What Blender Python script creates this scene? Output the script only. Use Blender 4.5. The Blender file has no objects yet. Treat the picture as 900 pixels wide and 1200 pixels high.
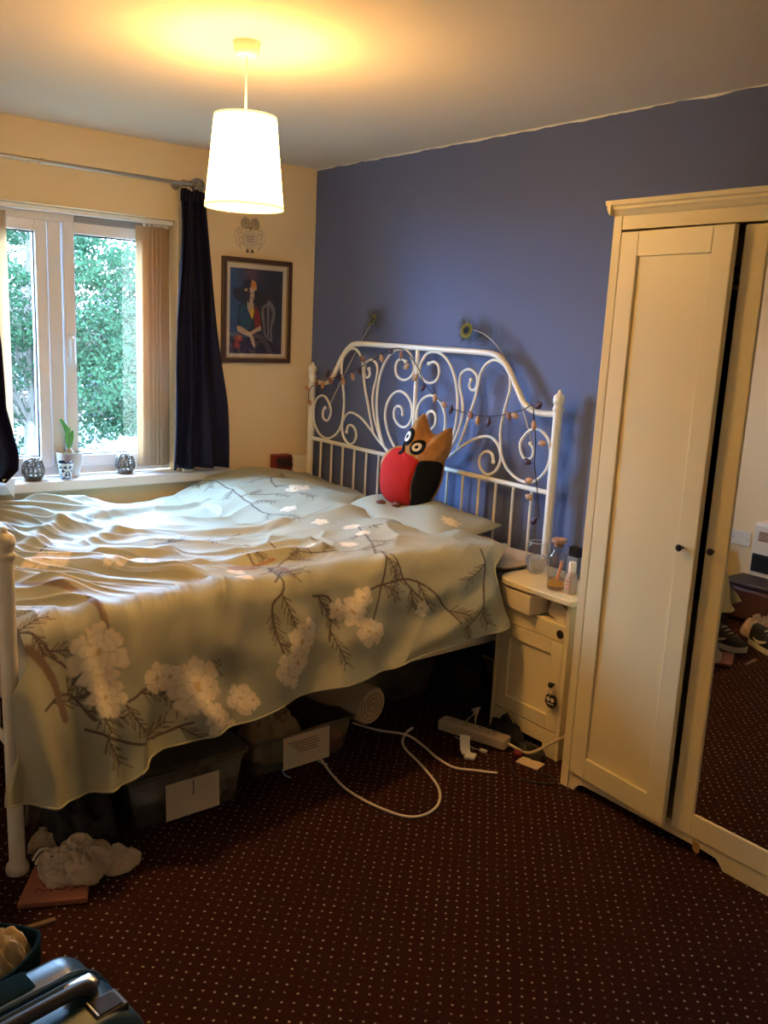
import bpy, bmesh, math, random
import numpy as np
from mathutils import Vector, Matrix, Euler

random.seed(7)
rng = np.random.default_rng(11)
PI = math.pi
S = bpy.context.scene
COL = S.collection

# ------------------------------------------------------------------ camera
H = 2.296                                   # ceiling height
_yaw, _pitch, _roll, _f = 0.89249, 0.20524, 0.04870, 1033.33
_fw = Vector((-math.sin(_yaw)*math.cos(_pitch), math.cos(_yaw)*math.cos(_pitch), -math.sin(_pitch)))
_r = Vector((math.cos(_yaw), math.sin(_yaw), 0)); _u = _r.cross(_fw)
_R = math.cos(_roll)*_r + math.sin(_roll)*_u
_U = -math.sin(_roll)*_r + math.cos(_roll)*_u
cam = bpy.data.cameras.new('camera'); cam.sensor_fit = 'VERTICAL'; cam.sensor_height = 24.0
cam.lens = _f/1200*24.0; cam.clip_start = 0.02; cam.clip_end = 300
camo = bpy.data.objects.new('camera', cam); COL.objects.link(camo)
_M = Matrix((_R, _U, -_fw)).transposed().to_4x4(); _M.translation = (4.0754, -2.7239, 1.5006)
camo.matrix_world = _M
S.camera = camo

# ------------------------------------------------------------------ sky, exposure
W = bpy.data.worlds.new('sky'); S.world = W; W.use_nodes = True
bg = W.node_tree.nodes['Background']
bg.inputs[0].default_value = (0.38, 0.61, 1.0, 1)      # overcast evening sky
bg.inputs[1].default_value = 43.0
po = bpy.data.lights.new('window_portal', 'AREA'); po.shape = 'RECTANGLE'; po.size = 1.2; po.size_y = 1.25
po.cycles.is_portal = True
poo = bpy.data.objects.new('window_portal', po); COL.objects.link(poo)
poo.location = (-0.19, -1.34, 1.36); poo.rotation_euler = (PI/2, 0, -PI/2)
S.view_settings.view_transform = 'Standard'; S.view_settings.look = 'None'
S.view_settings.gamma = 1; S.view_settings.use_curve_mapping = False
S.view_settings.exposure = 1.12
S.cycles.use_denoising = True
S.cycles.max_bounces = 10; S.cycles.diffuse_bounces = 6; S.cycles.transparent_max_bounces = 24
S.cycles.sample_clamp_indirect = 6.0

# lamp tuning
BULB = 225.0      # radiance of the bulb
SHADE = 15.5      # radiance of the lit fabric
WARM = (1.0, 0.54, 0.17)

# ------------------------------------------------------------------ materials
MATS = {}
def mat(name, col, rough=0.6, metal=0.0, noise=0.0, nscale=8.0, bump=0.0, bscale=60.0, spec=None, sheen=0.0, coat=0.0, trans=0.0):
    if name in MATS: return MATS[name]
    m = bpy.data.materials.new(name); m.use_nodes = True; MATS[name] = m
    nt = m.node_tree; b = nt.nodes['Principled BSDF']
    b.inputs['Base Color'].default_value = (*col, 1); b.inputs['Roughness'].default_value = rough
    b.inputs['Metallic'].default_value = metal
    if spec is not None: b.inputs['Specular IOR Level'].default_value = spec
    if sheen: b.inputs['Sheen Weight'].default_value = sheen
    if coat: b.inputs['Coat Weight'].default_value = coat
    if noise or bump: tc = nt.nodes.new('ShaderNodeTexCoord')
    if noise:
        n = nt.nodes.new('ShaderNodeTexNoise'); n.inputs['Scale'].default_value = nscale; n.inputs['Detail'].default_value = 4
        nt.links.new(tc.outputs['Object'], n.inputs['Vector'])
        mx = nt.nodes.new('ShaderNodeMix'); mx.data_type = 'RGBA'
        mx.inputs[6].default_value = (*[c*(1-noise) for c in col], 1); mx.inputs[7].default_value = (*[min(1, c*(1+noise)) for c in col], 1)
        nt.links.new(n.outputs['Fac'], mx.inputs[0]); nt.links.new(mx.outputs[2], b.inputs['Base Color'])
    if bump:
        n2 = nt.nodes.new('ShaderNodeTexNoise'); n2.inputs['Scale'].default_value = bscale; n2.inputs['Detail'].default_value = 3
        nt.links.new(tc.outputs['Object'], n2.inputs['Vector'])
        bp = nt.nodes.new('ShaderNodeBump'); bp.inputs['Strength'].default_value = bump; bp.inputs['Distance'].default_value = 0.004
        nt.links.new(n2.outputs['Fac'], bp.inputs['Height']); nt.links.new(bp.outputs['Normal'], b.inputs['Normal'])
    if trans:      # thin cloth or leaf: some light passes through
        t = nt.nodes.new('ShaderNodeBsdfTranslucent'); t.inputs[0].default_value = (*col, 1)
        ms = nt.nodes.new('ShaderNodeMixShader'); ms.inputs[0].default_value = trans
        nt.links.new(b.outputs[0], ms.inputs[1]); nt.links.new(t.outputs[0], ms.inputs[2])
        nt.links.new(ms.outputs[0], nt.nodes['Material Output'].inputs[0])
    return m
def mat_attr(name, rough=0.7, sheen=0.0, bump=0.0, bscale=300.0):
    m = mat(name, (1, 1, 1), rough, sheen=sheen, bump=bump, bscale=bscale)
    nt = m.node_tree
    a = nt.nodes.new('ShaderNodeAttribute'); a.attribute_name = 'Col'
    nt.links.new(a.outputs['Color'], nt.nodes['Principled BSDF'].inputs['Base Color'])
    return m
def mat_clear(name, col=(1, 1, 1), rough=0.02, haze=0.0, ior=1.45):
    """thin clear pane: transparent with a Fresnel reflection, and some diffuse haze"""
    if name in MATS: return MATS[name]
    m = bpy.data.materials.new(name); m.use_nodes = True; MATS[name] = m
    nt = m.node_tree; nt.nodes.remove(nt.nodes['Principled BSDF'])
    t = nt.nodes.new('ShaderNodeBsdfTransparent'); t.inputs[0].default_value = (*col, 1)
    g = nt.nodes.new('ShaderNodeBsdfGlossy'); g.inputs['Roughness'].default_value = rough
    lw_ = nt.nodes.new('ShaderNodeLayerWeight'); lw_.inputs[0].default_value = 0.5
    pw = nt.nodes.new('ShaderNodeMath'); pw.operation = 'POWER'; pw.inputs[1].default_value = 4.0; nt.links.new(lw_.outputs['Facing'], pw.inputs[0])
    fr = nt.nodes.new('ShaderNodeMath'); fr.operation = 'MULTIPLY_ADD'; fr.inputs[1].default_value = 0.7; fr.inputs[2].default_value = 0.06; nt.links.new(pw.outputs[0], fr.inputs[0])
    mx = nt.nodes.new('ShaderNodeMixShader')
    nt.links.new(fr.outputs[0], mx.inputs[0]); nt.links.new(g.outputs[0], mx.inputs[2])
    if haze:
        d = nt.nodes.new('ShaderNodeBsdfDiffuse'); d.inputs[0].default_value = (*col, 1)
        m2 = nt.nodes.new('ShaderNodeMixShader'); m2.inputs[0].default_value = haze
        nt.links.new(t.outputs[0], m2.inputs[1]); nt.links.new(d.outputs[0], m2.inputs[2]); nt.links.new(m2.outputs[0], mx.inputs[1])
    else: nt.links.new(t.outputs[0], mx.inputs[1])
    nt.links.new(mx.outputs[0], nt.nodes['Material Output'].inputs[0])
    return m
def mat_emit(name, col, strength):
    m = bpy.data.materials.new(name); m.use_nodes = True; MATS[name] = m
    b = m.node_tree.nodes['Principled BSDF']
    b.inputs['Base Color'].default_value = (*col, 1)
    b.inputs['Emission Color'].default_value = (*col, 1); b.inputs['Emission Strength'].default_value = strength
    return m

CREAM = mat('cream_paint', (0.82, 0.66, 0.41), 0.85, noise=0.03, nscale=2, bump=0.05, bscale=180)
CEIL = mat('ceiling_paint', (0.68, 0.60, 0.50), 0.9, bump=0.05, bscale=120)
WHITE = mat('white_lacquer', (0.82, 0.71, 0.43), 0.38, noise=0.02, nscale=3)
METAL = mat('white_metal', (0.80, 0.75, 0.64), 0.35)
UPVC = mat('white_plastic_window', (0.80, 0.80, 0.82), 0.3)
PLAST = mat('white_plastic', (0.78, 0.74, 0.66), 0.4)
BLACK = mat('black_plastic', (0.012, 0.011, 0.012), 0.4)
DARK = mat('black_cloth', (0.010, 0.010, 0.012), 0.9, noise=0.3, bump=0.3, bscale=40)
NAVY = None

def blue_wall():
    m = mat('blue_paint', (0.112, 0.138, 0.262), 0.8, noise=0.04, nscale=2.5, bump=0.06, bscale=160)
    nt = m.node_tree; b = nt.nodes['Principled BSDF']
    src = b.inputs['Base Color'].links[0].from_socket
    g = nt.nodes.new('ShaderNodeNewGeometry'); sp = nt.nodes.new('ShaderNodeSeparateXYZ'); nt.links.new(g.outputs['Position'], sp.inputs[0])
    n = nt.nodes.new('ShaderNodeTexNoise'); n.inputs['Scale'].default_value = 9; nt.links.new(g.outputs['Position'], n.inputs['Vector'])
    ma = nt.nodes.new('ShaderNodeMath'); ma.operation = 'MULTIPLY_ADD'; ma.inputs[1].default_value = 0.022; nt.links.new(n.outputs['Fac'], ma.inputs[0]); nt.links.new(sp.outputs['Z'], ma.inputs[2])
    gt = nt.nodes.new('ShaderNodeMath'); gt.operation = 'GREATER_THAN'; gt.inputs[1].default_value = H+0.005; nt.links.new(ma.outputs[0], gt.inputs[0])
    mx = nt.nodes.new('ShaderNodeMix'); mx.data_type = 'RGBA'; mx.inputs[7].default_value = (0.75, 0.72, 0.66, 1)   # ragged white cut-in line
    nt.links.new(gt.outputs[0], mx.inputs[0]); nt.links.new(src, mx.inputs[6]); nt.links.new(mx.outputs[2], b.inputs['Base Color'])
    return m
def carpet():
    m = mat('carpet', (0.052, 0.017, 0.014), 0.95, spec=0.1)
    nt = m.node_tree; b = nt.nodes['Principled BSDF']
    g = nt.nodes.new('ShaderNodeNewGeometry')
    mp = nt.nodes.new('ShaderNodeMapping'); mp.inputs['Rotation'].default_value = (0, 0, PI/4); nt.links.new(g.outputs['Position'], mp.inputs[0])
    v = nt.nodes.new('ShaderNodeTexVoronoi'); v.voronoi_dimensions = '2D'; v.inputs['Scale'].default_value = 37; v.inputs['Randomness'].default_value = 0.22
    nt.links.new(mp.outputs[0], v.inputs['Vector'])
    n = nt.nodes.new('ShaderNodeTexNoise'); n.inputs['Scale'].default_value = 380; n.inputs['Detail'].default_value = 2; nt.links.new(g.outputs['Position'], n.inputs['Vector'])
    ad = nt.nodes.new('ShaderNodeMath'); ad.operation = 'MULTIPLY_ADD'; ad.inputs[1].default_value = 0.16; nt.links.new(n.outputs['Fac'], ad.inputs[0]); nt.links.new(v.outputs['Distance'], ad.inputs[2])
    lt = nt.nodes.new('ShaderNodeMapRange'); lt.inputs['From Min'].default_value = 0.175; lt.inputs['From Max'].default_value = 0.215; lt.inputs['To Min'].default_value = 1; lt.inputs['To Max'].default_value = 0
    nt.links.new(ad.outputs[0], lt.inputs['Value'])
    # second, dim lattice of darker red flecks
    n3 = nt.nodes.new('ShaderNodeTexNoise'); n3.inputs['Scale'].default_value = 140; nt.links.new(g.outputs['Position'], n3.inputs['Vector'])
    base = nt.nodes.new('ShaderNodeMix'); base.data_type = 'RGBA'; base.inputs[6].default_value = (0.016, 0.006, 0.006, 1); base.inputs[7].default_value = (0.048, 0.014, 0.010, 1)
    nt.links.new(n3.outputs['Fac'], base.inputs[0])
    wc = nt.nodes.new('ShaderNodeTexWhiteNoise'); wc.noise_dimensions = '3D'; nt.links.new(v.outputs['Position'], wc.inputs['Vector'])
    dc = nt.nodes.new('ShaderNodeMix'); dc.data_type = 'RGBA'; dc.inputs[6].default_value = (0.08, 0.04, 0.03, 1); dc.inputs[7].default_value = (0.40, 0.32, 0.25, 1)
    nt.links.new(wc.outputs['Value'], dc.inputs[0])
    mx = nt.nodes.new('ShaderNodeMix'); mx.data_type = 'RGBA'
    nt.links.new(lt.outputs[0], mx.inputs[0]); nt.links.new(base.outputs[2], mx.inputs[6]); nt.links.new(dc.outputs[2], mx.inputs[7])
    nt.links.new(mx.outputs[2], b.inputs['Base Color'])
    bp = nt.nodes.new('ShaderNodeBump'); bp.inputs['Strength'].default_value = 0.6; bp.inputs['Distance'].default_value = 0.003
    nt.links.new(n.outputs['Fac'], bp.inputs['Height']); nt.links.new(bp.outputs['Normal'], b.inputs['Normal'])
    return m

# ------------------------------------------------------------------ mesh helpers
def catmull(pts, n=6, closed=False):
    P = [np.array(p, float) for p in pts]; out = []
    N = len(P); seg = N if closed else N-1
    for i in range(seg):
        if closed: p0, p1, p2, p3 = P[(i-1) % N], P[i], P[(i+1) % N], P[(i+2) % N]
        else: p0, p1, p2, p3 = P[max(i-1, 0)], P[i], P[i+1], P[min(i+2, N-1)]
        for k in range(n):
            t = k/n
            out.append(0.5*((2*p1)+(-p0+p2)*t+(2*p0-5*p1+4*p2-p3)*t*t+(-p0+3*p1-3*p2+p3)*t**3))
    if not closed: out.append(P[-1])
    return out
class MB:
    def __init__(s): s.v = []; s.f = []; s.c = None
    def add(s, v, f):
        n = len(s.v); s.v += [tuple(map(float, p)) for p in v]; s.f += [tuple(i+n for i in q) for q in f]; return s
    def box(s, x0, x1, y0, y1, z0, z1, rot=None, piv=None):
        v = [(x, y, z) for x in (x0, x1) for y in (y0, y1) for z in (z0, z1)]
        if rot is not None:
            c = Vector(piv) if piv is not None else Vector(((x0+x1)/2, (y0+y1)/2, (z0+z1)/2))
            R = Euler(rot).to_matrix(); v = [tuple(R @ (Vector(p)-c)+c) for p in v]
        return s.add(v, [(0, 1, 3, 2), (4, 6, 7, 5), (0, 4, 5, 1), (2, 3, 7, 6), (0, 2, 6, 4), (1, 5, 7, 3)])
    def tube(s, pts, r, seg=8, closed=False, cap=True):
        P = [Vector(p) for p in pts]; N = len(P); rs = r if hasattr(r, '__len__') else [r]*N
        up = None; base = len(s.v); fr = []
        for i in range(N):
            a = P[(i-1) % N] if (closed or i > 0) else P[i]; b = P[(i+1) % N] if (closed or i < N-1) else P[i]
            t = (b-a); t = t.normalized() if t.length > 1e-9 else Vector((0, 0, 1))
            if up is None:
                up = Vector((0, 0, 1)) if abs(t.z) < 0.9 else Vector((0, 1, 0))
            up = (up-t*up.dot(t)); up = up.normalized() if up.length > 1e-6 else t.orthogonal().normalized()
            w = t.cross(up); fr.append((up.copy(), w))
        v = []
        for i in range(N):
            for k in range(seg):
                an = 2*PI*k/seg; v.append(P[i]+(fr[i][0]*math.cos(an)+fr[i][1]*math.sin(an))*rs[i])
        f = []
        for i in range(N if closed else N-1):
            j = (i+1) % N
            for k in range(seg):
                l = (k+1) % seg; f.append((i*seg+k, i*seg+l, j*seg+l, j*seg+k))
        if cap and not closed:
            f.append(tuple(range(seg-1, -1, -1))); f.append(tuple((N-1)*seg+k for k in range(seg)))
        return s.add(v, f)
    def lathe(s, prof, c=(0, 0, 0), seg=24, cap0=True, cap1=True):
        v = []; f = []; n = len(prof)
        for r, z in prof:
            for k in range(seg):
                a = 2*PI*k/seg; v.append((c[0]+r*math.cos(a), c[1]+r*math.sin(a), c[2]+z))
        for i in range(n-1):
            for k in range(seg):
                l = (k+1) % seg; f.append((i*seg+k, i*seg+l, (i+1)*seg+l, (i+1)*seg+k))
        if cap0: f.append(tuple(range(seg-1, -1, -1)))
        if cap1: f.append(tuple((n-1)*seg+k for k in range(seg)))
        return s.add(v, f)
    def ball(s, c, r, seg=16, rings=10, sc=(1, 1, 1), R=None):
        v = []; f = []
        for i in range(rings+1):
            th = PI*i/rings
            for k in range(seg):
                a = 2*PI*k/seg
                p = Vector((r*sc[0]*math.sin(th)*math.cos(a), r*sc[1]*math.sin(th)*math.sin(a), r*sc[2]*math.cos(th)))
                if R is not None: p = R @ p
                v.append((c[0]+p.x, c[1]+p.y, c[2]+p.z))
        for i in range(rings):
            for k in range(seg):
                l = (k+1) % seg; f.append((i*seg+k, (i+1)*seg+k, (i+1)*seg+l, i*seg+l))
        return s.add(v, f)
    def grid(s, fn, nu, nv, closed_u=False):
        v = [fn(i/(nu-1) if not closed_u else i/nu, j/(nv-1)) for j in range(nv) for i in range(nu)]
        f = []
        for j in range(nv-1):
            for i in range(nu if closed_u else nu-1):
                k = (i+1) % nu; f.append((j*nu+i, j*nu+k, (j+1)*nu+k, (j+1)*nu+i))
        return s.add(v, f)
    def prism(s, outline, mp, d0, d1):
        """outline: 2D points; mp(u, v, d) -> 3D"""
        n = len(outline); v = [mp(a, b, d0) for a, b in outline]+[mp(a, b, d1) for a, b in outline]
        f = [tuple(range(n-1, -1, -1)), tuple(range(n, 2*n))]
        for i in range(n):
            j = (i+1) % n; f.append((i, j, n+j, n+i))
        return s.add(v, f)
    def xf(s, M):
        s.v = [tuple(M @ Vector(p)) for p in s.v]; return s
    def obj(s, name, m, parent=None, smooth=True, bevel=0.0, sharp=40, solid=0.0, sub=0, colors=None, world=True):
        me = bpy.data.meshes.new(name)
        off = Vector((0, 0, 0))
        if parent is not None and world:
            q = parent
            while q is not None: off += q.location; q = q.parent
        me.from_pydata([tuple(Vector(p)-off) for p in s.v], [], s.f); 
        bm = bmesh.new(); bm.from_mesh(me); bmesh.ops.recalc_face_normals(bm, faces=bm.faces); bm.to_mesh(me); bm.free()
        if colors is not None:
            a = me.color_attributes.new('Col', 'FLOAT_COLOR', 'POINT')
            c = np.ones((len(me.vertices), 4), np.float32); c[:, :3] = colors
            a.data.foreach_set('color', c.ravel())
        me.materials.append(m)
        if smooth:
            me.polygons.foreach_set('use_smooth', [True]*len(me.polygons))
            if sharp < 180: me.set_sharp_from_angle(angle=math.radians(sharp))
        o = bpy.data.objects.new(name, me); COL.objects.link(o)
        if parent is not None: o.parent = parent
        if solid:
            md = o.modifiers.new('solid', 'SOLIDIFY'); md.thickness = solid; md.offset = -1
        if bevel:
            md = o.modifiers.new('bevel', 'BEVEL'); md.width = bevel; md.segments = 2; md.limit_method = 'ANGLE'; md.angle_limit = math.radians(35)
            md.harden_normals = False
        if sub:
            md = o.modifiers.new('sub', 'SUBSURF'); md.levels = sub; md.render_levels = sub
        return o
def thing(name, label, cat, loc=(0, 0, 0), group=None):
    o = bpy.data.objects.new(name, None); COL.objects.link(o); o.location = loc; o.empty_display_size = 0.05
    o['label'] = label; o['category'] = cat
    if group: o['group'] = group
    return o
def tag(o, label, cat, group=None):
    o['label'] = label; o['category'] = cat
    if group: o['group'] = group
    return o
def struct(o): o['kind'] = 'structure'; return o
def stuff(o): o['kind'] = 'stuff'; return o
def copy_tree(src, parent=None, loc=None):
    c = src.copy(); COL.objects.link(c)
    if parent is not None: c.parent = parent
    if loc is not None: c.location = loc
    for ch in src.children: copy_tree(ch, c)
    return c

# numpy gradient noise
_perm = rng.permutation(512)
def perlin(x, y, seed=0):
    xi = np.floor(x).astype(int); yi = np.floor(y).astype(int); xf = x-xi; yf = y-yi
    u = xf*xf*xf*(xf*(xf*6-15)+10); v = yf*yf*yf*(yf*(yf*6-15)+10)
    def g(ix, iy, fx, fy):
        h = _perm[(_perm[(ix+seed*17) & 511]+iy+seed*31) & 511]*(2*PI/512)*7.0
        return np.cos(h)*fx+np.sin(h)*fy
    a = g(xi, yi, xf, yf); b = g(xi+1, yi, xf-1, yf); c = g(xi, yi+1, xf, yf-1); d = g(xi+1, yi+1, xf-1, yf-1)
    return (a+(b-a)*u)*(1-v)+(c+(d-c)*u)*v
def sstep(a, b, x):
    t = np.clip((x-a)/(b-a), 0, 1); return t*t*(3-2*t)
def in_poly(px, py, poly):
    ins = np.zeros(px.shape, bool); n = len(poly)
    for i in range(n):
        x0, y0 = poly[i]; x1, y1 = poly[(i+1) % n]
        if y0 == y1: continue
        c = ((y0 > py) != (y1 > py)) & (px < (x1-x0)*(py-y0)/(y1-y0)+x0)
        ins ^= c
    return ins
def seg_dist(px, py, a, b):
    ax, ay = a; bx, by = b; dx, dy = bx-ax, by-ay; L = dx*dx+dy*dy+1e-12
    t = np.clip(((px-ax)*dx+(py-ay)*dy)/L, 0, 1)
    return np.hypot(px-ax-t*dx, py-ay-t*dy)

# ------------------------------------------------------------------ room shell
RX, FY = 4.75, -3.05
WY0, WY1, WZ0, WZ1 = -1.91, -0.785, 0.70, 1.955          # window opening in the left wall
struct(MB().box(-0.3, RX+0.15, FY-0.15, 0.15, -0.12, 0.0).obj('floor', carpet(), smooth=False))
struct(MB().box(-0.3, RX+0.15, FY-0.15, 0.15, H, H+0.12).obj('ceiling', CEIL, smooth=False))
wl = MB()
wl.box(-0.3, 0, FY-0.15, WY0, 0, H); wl.box(-0.3, 0, WY1, 0.0, 0, H)
wl.box(-0.3, 0, WY0, WY1, 0, WZ0); wl.box(-0.3, 0, WY0, WY1, WZ1, H)
struct(wl.obj('wall_left', CREAM, smooth=False))
struct(MB().box(-0.3, RX+0.15, 0, 0.15, 0, H).obj('wall_back', blue_wall(), smooth=False))
struct(MB().box(RX, RX+0.15, FY, 0, 0, H).obj('wall_right', CREAM, smooth=False))
struct(MB().box(0, RX+0.15, FY-0.15, FY, 0, H).obj('wall_front', CREAM, smooth=False))
struct(MB().box(0.016, 2.30, -0.016, 0, 0, 0.09).obj('baseboard_back', WHITE, smooth=False, bevel=0.004))
struct(MB().box(0, 0.016, FY+0.016, 0, 0, 0.09).obj('baseboard_left', WHITE, smooth=False, bevel=0.004))
struct(MB().box(0, RX, FY, FY+0.016, 0, 0.09).obj('baseboard_front', WHITE, smooth=False, bevel=0.004))
# window sill board and the boxed-in ledge in the corner
struct(MB().box(-0.10, 0.05, -2.06, -0.50, 0.697, 0.745).obj('trim_1', mat('sill_paint', (0.78, 0.76, 0.74), 0.35), bevel=0.006, smooth=False))
struct(MB().box(0, 0.07, -0.30, -0.018, 0, 0.715).obj('trim_2', CREAM, bevel=0.004, smooth=False))

# ------------------------------------------------------------------ window
win = bpy.data.objects.new('window_1', None); COL.objects.link(win); struct(win); win.location = (-0.13, -1.34, 0.745)
fx0, fx1 = -0.165, -0.10
f = MB()
f.box(fx0, fx1, WY0, WY0+0.045, 0.745, WZ1); f.box(fx0, fx1, WY1-0.045, WY1, 0.745, WZ1)
f.box(fx0, fx1, WY0+0.045, WY1-0.045, WZ1-0.055, WZ1); f.box(fx0, fx1, WY0+0.045, WY1-0.045, 0.745, 0.795)
f.obj('frame', UPVC, win, bevel=0.004, smooth=False)
MB().box(fx0, fx1+0.004, -1.372, -1.312, 0.795, WZ1-0.055).obj('mullion', UPVC, win, bevel=0.004, smooth=False)
GLASS = mat_clear('window_glass', (0.93, 0.97, 0.97))
def sash(y0, y1, z0, z1, hand):
    w = 0.052; a, b = fx0+0.012, fx1+0.014
    m = MB(); m.box(a, b, y0, y0+w, z0, z1); m.box(a, b, y1-w, y1, z0, z1); m.box(a, b, y0+w, y1-w, z1-w, z1); m.box(a, b, y0+w, y1-w, z0, z0+w)
    s = m.obj('sash', UPVC, win, bevel=0.005, smooth=False)
    MB().box(-0.135, -0.129, y0+w-0.006, y1-w+0.006, z0+w-0.006, z1-w+0.006).obj('pane', GLASS, s, smooth=False)
    g = MB(); e = 0.006
    for (p, q, r_, t) in ((y0+w, y0+w+e, z0+w, z1-w), (y1-w-e, y1-w, z0+w, z1-w), (y0+w, y1-w, z0+w, z0+w+e), (y0+w, y1-w, z1-w-e, z1-w)):
        g.box(-0.118, -0.102, p, q, r_, t)
    g.obj('gasket', BLACK, s, smooth=False)
    if hand:
        h = MB(); yy = y0+0.022
        h.box(b, b+0.012, yy-0.012, yy+0.012, 1.30, 1.41); h.tube(catmull([(b+0.012, yy, 1.385), (b+0.03, yy, 1.385), (b+0.036, yy, 1.36), (b+0.036, yy, 1.27)], 5), 0.009, 8)
        h.obj('handle', UPVC, s, bevel=0.002)
sash(-1.312+0.006, WY1-0.045+0.012, 0.787, WZ1-0.050, True)
sash(WY0+0.045-0.012, -1.372-0.006, 0.787, WZ1-0.055, False)
v = MB(); v.box(fx1, fx1+0.02, -1.25, -0.88, WZ1-0.052, WZ1-0.022)
v.obj('trickle_vent', mat('grey_plastic', (0.30, 0.31, 0.33), 0.4), win, bevel=0.004, smooth=False)

# ------------------------------------------------------------------ outside the window
GZ = -2.7
def noise_ground(name, c0, c1, sc):
    return mat(name, tuple((a+b)/2 for a, b in zip(c0, c1)), 0.95, noise=0.45, nscale=sc)
struct(MB().box(-60, -0.31, -30, 40, GZ-0.3, GZ).obj('lawn', noise_ground('grass_ground', (0.016, 0.030, 0.016), (0.028, 0.045, 0.022), 1.5), smooth=False))
struct(MB().box(-27, -19, -30, 40, GZ, GZ+0.03).obj('road', noise_ground('tarmac', (0.025, 0.028, 0.032), (0.034, 0.037, 0.042), 3), smooth=False))
BARK = mat('bark', (0.10, 0.075, 0.055), 0.9, noise=0.4, bump=0.5, bscale=20)
def tree(x, y, h, cr, n_clump, n_leaf, leafmat, label, seed, low=0.2, lsz=0.044):
    rg = np.random.default_rng(seed)
    t = thing('tree', label, 'tree', (x, y, GZ), 'trees outside the window')
    m = MB(); top = GZ+h
    m.tube(catmull([(x, y, GZ-0.1), (x+0.1, y-0.1, GZ+h*0.25), (x-0.05, y+0.1, GZ+h*0.5), (x+0.1, y, GZ+h*0.8)], 5), list(np.linspace(0.14, 0.04, 16)), 9)
    m.obj('trunk', BARK, t)
    cz = GZ+h*(0.5+low/2); rz = h*(0.5-low/2)
    cl = []
    for i in range(n_clump):
        d = rg.normal(size=3); d /= np.linalg.norm(d); rr = rg.uniform(0.35, 1.0)**0.6
        cl.append((x+d[0]*cr*rr, y+d[1]*cr*rr, cz+d[2]*rz*rr))
    m = MB()
    for c in cl:
        z0 = GZ+h*rg.uniform(0.25, 0.65)
        mid = ((x+c[0])/2+rg.normal()*0.2, (y+c[1])/2+rg.normal()*0.2, (z0+c[2])/2+0.3)
        m.tube(catmull([(x, y, z0), mid, c], 4), list(np.linspace(0.032, 0.008, 9)), 5)
    m.obj('branch', BARK, t)
    P = []
    for c in cl:
        k = n_leaf; d = rg.normal(size=(k, 3)); d *= (rg.uniform(0.2, 1, (k, 1))**0.5)/np.linalg.norm(d, axis=1, keepdims=True)
        P.append(np.array(c)+d*np.array([0.62, 0.62, 0.34])*rg.uniform(0.7, 1.3))
    P = np.concatenate(P); n = len(P)
    a = rg.normal(size=(n, 3)); a /= np.linalg.norm(a, axis=1, keepdims=True)
    b = np.cross(a, rg.normal(size=(n, 3))); b /= np.linalg.norm(b, axis=1, keepdims=True)
    s = rg.uniform(0.7, 1.4, (n, 1))*lsz
    V = np.stack([P-a*s, P+b*s*0.55, P+a*s, P-b*s*0.55], 1).reshape(-1, 3)-np.array([x, y, GZ])
    me = bpy.data.meshes.new('foliage'); me.vertices.add(4*n); me.vertices.foreach_set('co', V.ravel())
    me.loops.add(4*n); me.loops.foreach_set('vertex_index', np.arange(4*n)); me.polygons.add(n)
    me.polygons.foreach_set('loop_start', np.arange(0, 4*n, 4)); me.update(); me.materials.append(leafmat)
    o = bpy.data.objects.new('foliage', me); COL.objects.link(o); o.parent = t; stuff(o)
L1 = mat('leaf_green', (0.017, 0.040, 0.017), 0.8, noise=0.55, nscale=2, trans=0.35, spec=0.1)
L2 = mat('leaf_light', (0.023, 0.049, 0.019), 0.8, noise=0.55, nscale=2, trans=0.35, spec=0.1)
L3 = mat('leaf_blue_green', (0.015, 0.037, 0.020), 0.8, noise=0.55, nscale=2, trans=0.35, spec=0.1)
tree(-13.5, 2.6, 6.9, 2.7, 110, 520, L1, 'nearest leafy green tree filling the gap beside the window mullion', 3, low=0.16, lsz=0.042)
tree(-16.5, 9.4, 7.0, 2.5, 60, 450, L2, 'light green tree partly hidden behind the right stack of blind slats', 4, low=0.12)
tree(-11.5, -3.6, 6.8, 2.5, 70, 450, L3, 'blue-green tree beyond the left curtain, outside the left pane', 5, low=0.12)
tree(-24.0, 3.6, 8.0, 3.0, 45, 330, L3, 'farther tree on the verge, behind the nearest tree', 6, low=0.2, lsz=0.06)
# low brick building across the road
hb = thing('brick_building', 'low red brick building with pale grey roof beyond the trees', 'building', (-33, 10, GZ))
BRK = mat('far_brick', (0.09, 0.045, 0.035), 0.9, noise=0.25, nscale=6)
m = MB(); m.box(-36, -31, 6.5, 15.5, GZ, 0.75); m.obj('wall', BRK, hb, smooth=False)
m = MB(); m.add([(-30.6, 6.1, 0.72), (-30.6, 15.9, 0.72), (-33.5, 15.9, 2.2), (-33.5, 6.1, 2.2), (-36.4, 6.1, 0.72), (-36.4, 15.9, 0.72)], [(0, 1, 2, 3), (3, 2, 5, 4), (0, 3, 4), (1, 5, 2), (0, 4, 5, 1)])
m.obj('roof', mat('roof_slate', (0.12, 0.125, 0.14), 0.7, noise=0.15), hb, smooth=False)
MB().box(-30.6, -30.5, 6.1, 15.9, 0.55, 0.78).obj('gutter', mat('dark_fascia', (0.05, 0.05, 0.055), 0.5), hb, smooth=False)
for (y0, y1, z0, z1) in ((9.9, 10.9, GZ, -0.5), (7.4, 8.8, -1.6, -0.3), (12.4, 13.8, -1.6, -0.3)):
    w = MB().box(-31.0, -30.94, y0-0.1, y1+0.1, z0, z1+0.1).obj('window_frame', UPVC, hb, smooth=False)
    MB().box(-30.95, -30.92, y0, y1, z0+0.1, z1).obj('pane', mat('dark_pane', (0.03, 0.035, 0.045), 0.1), w, smooth=False)

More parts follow.
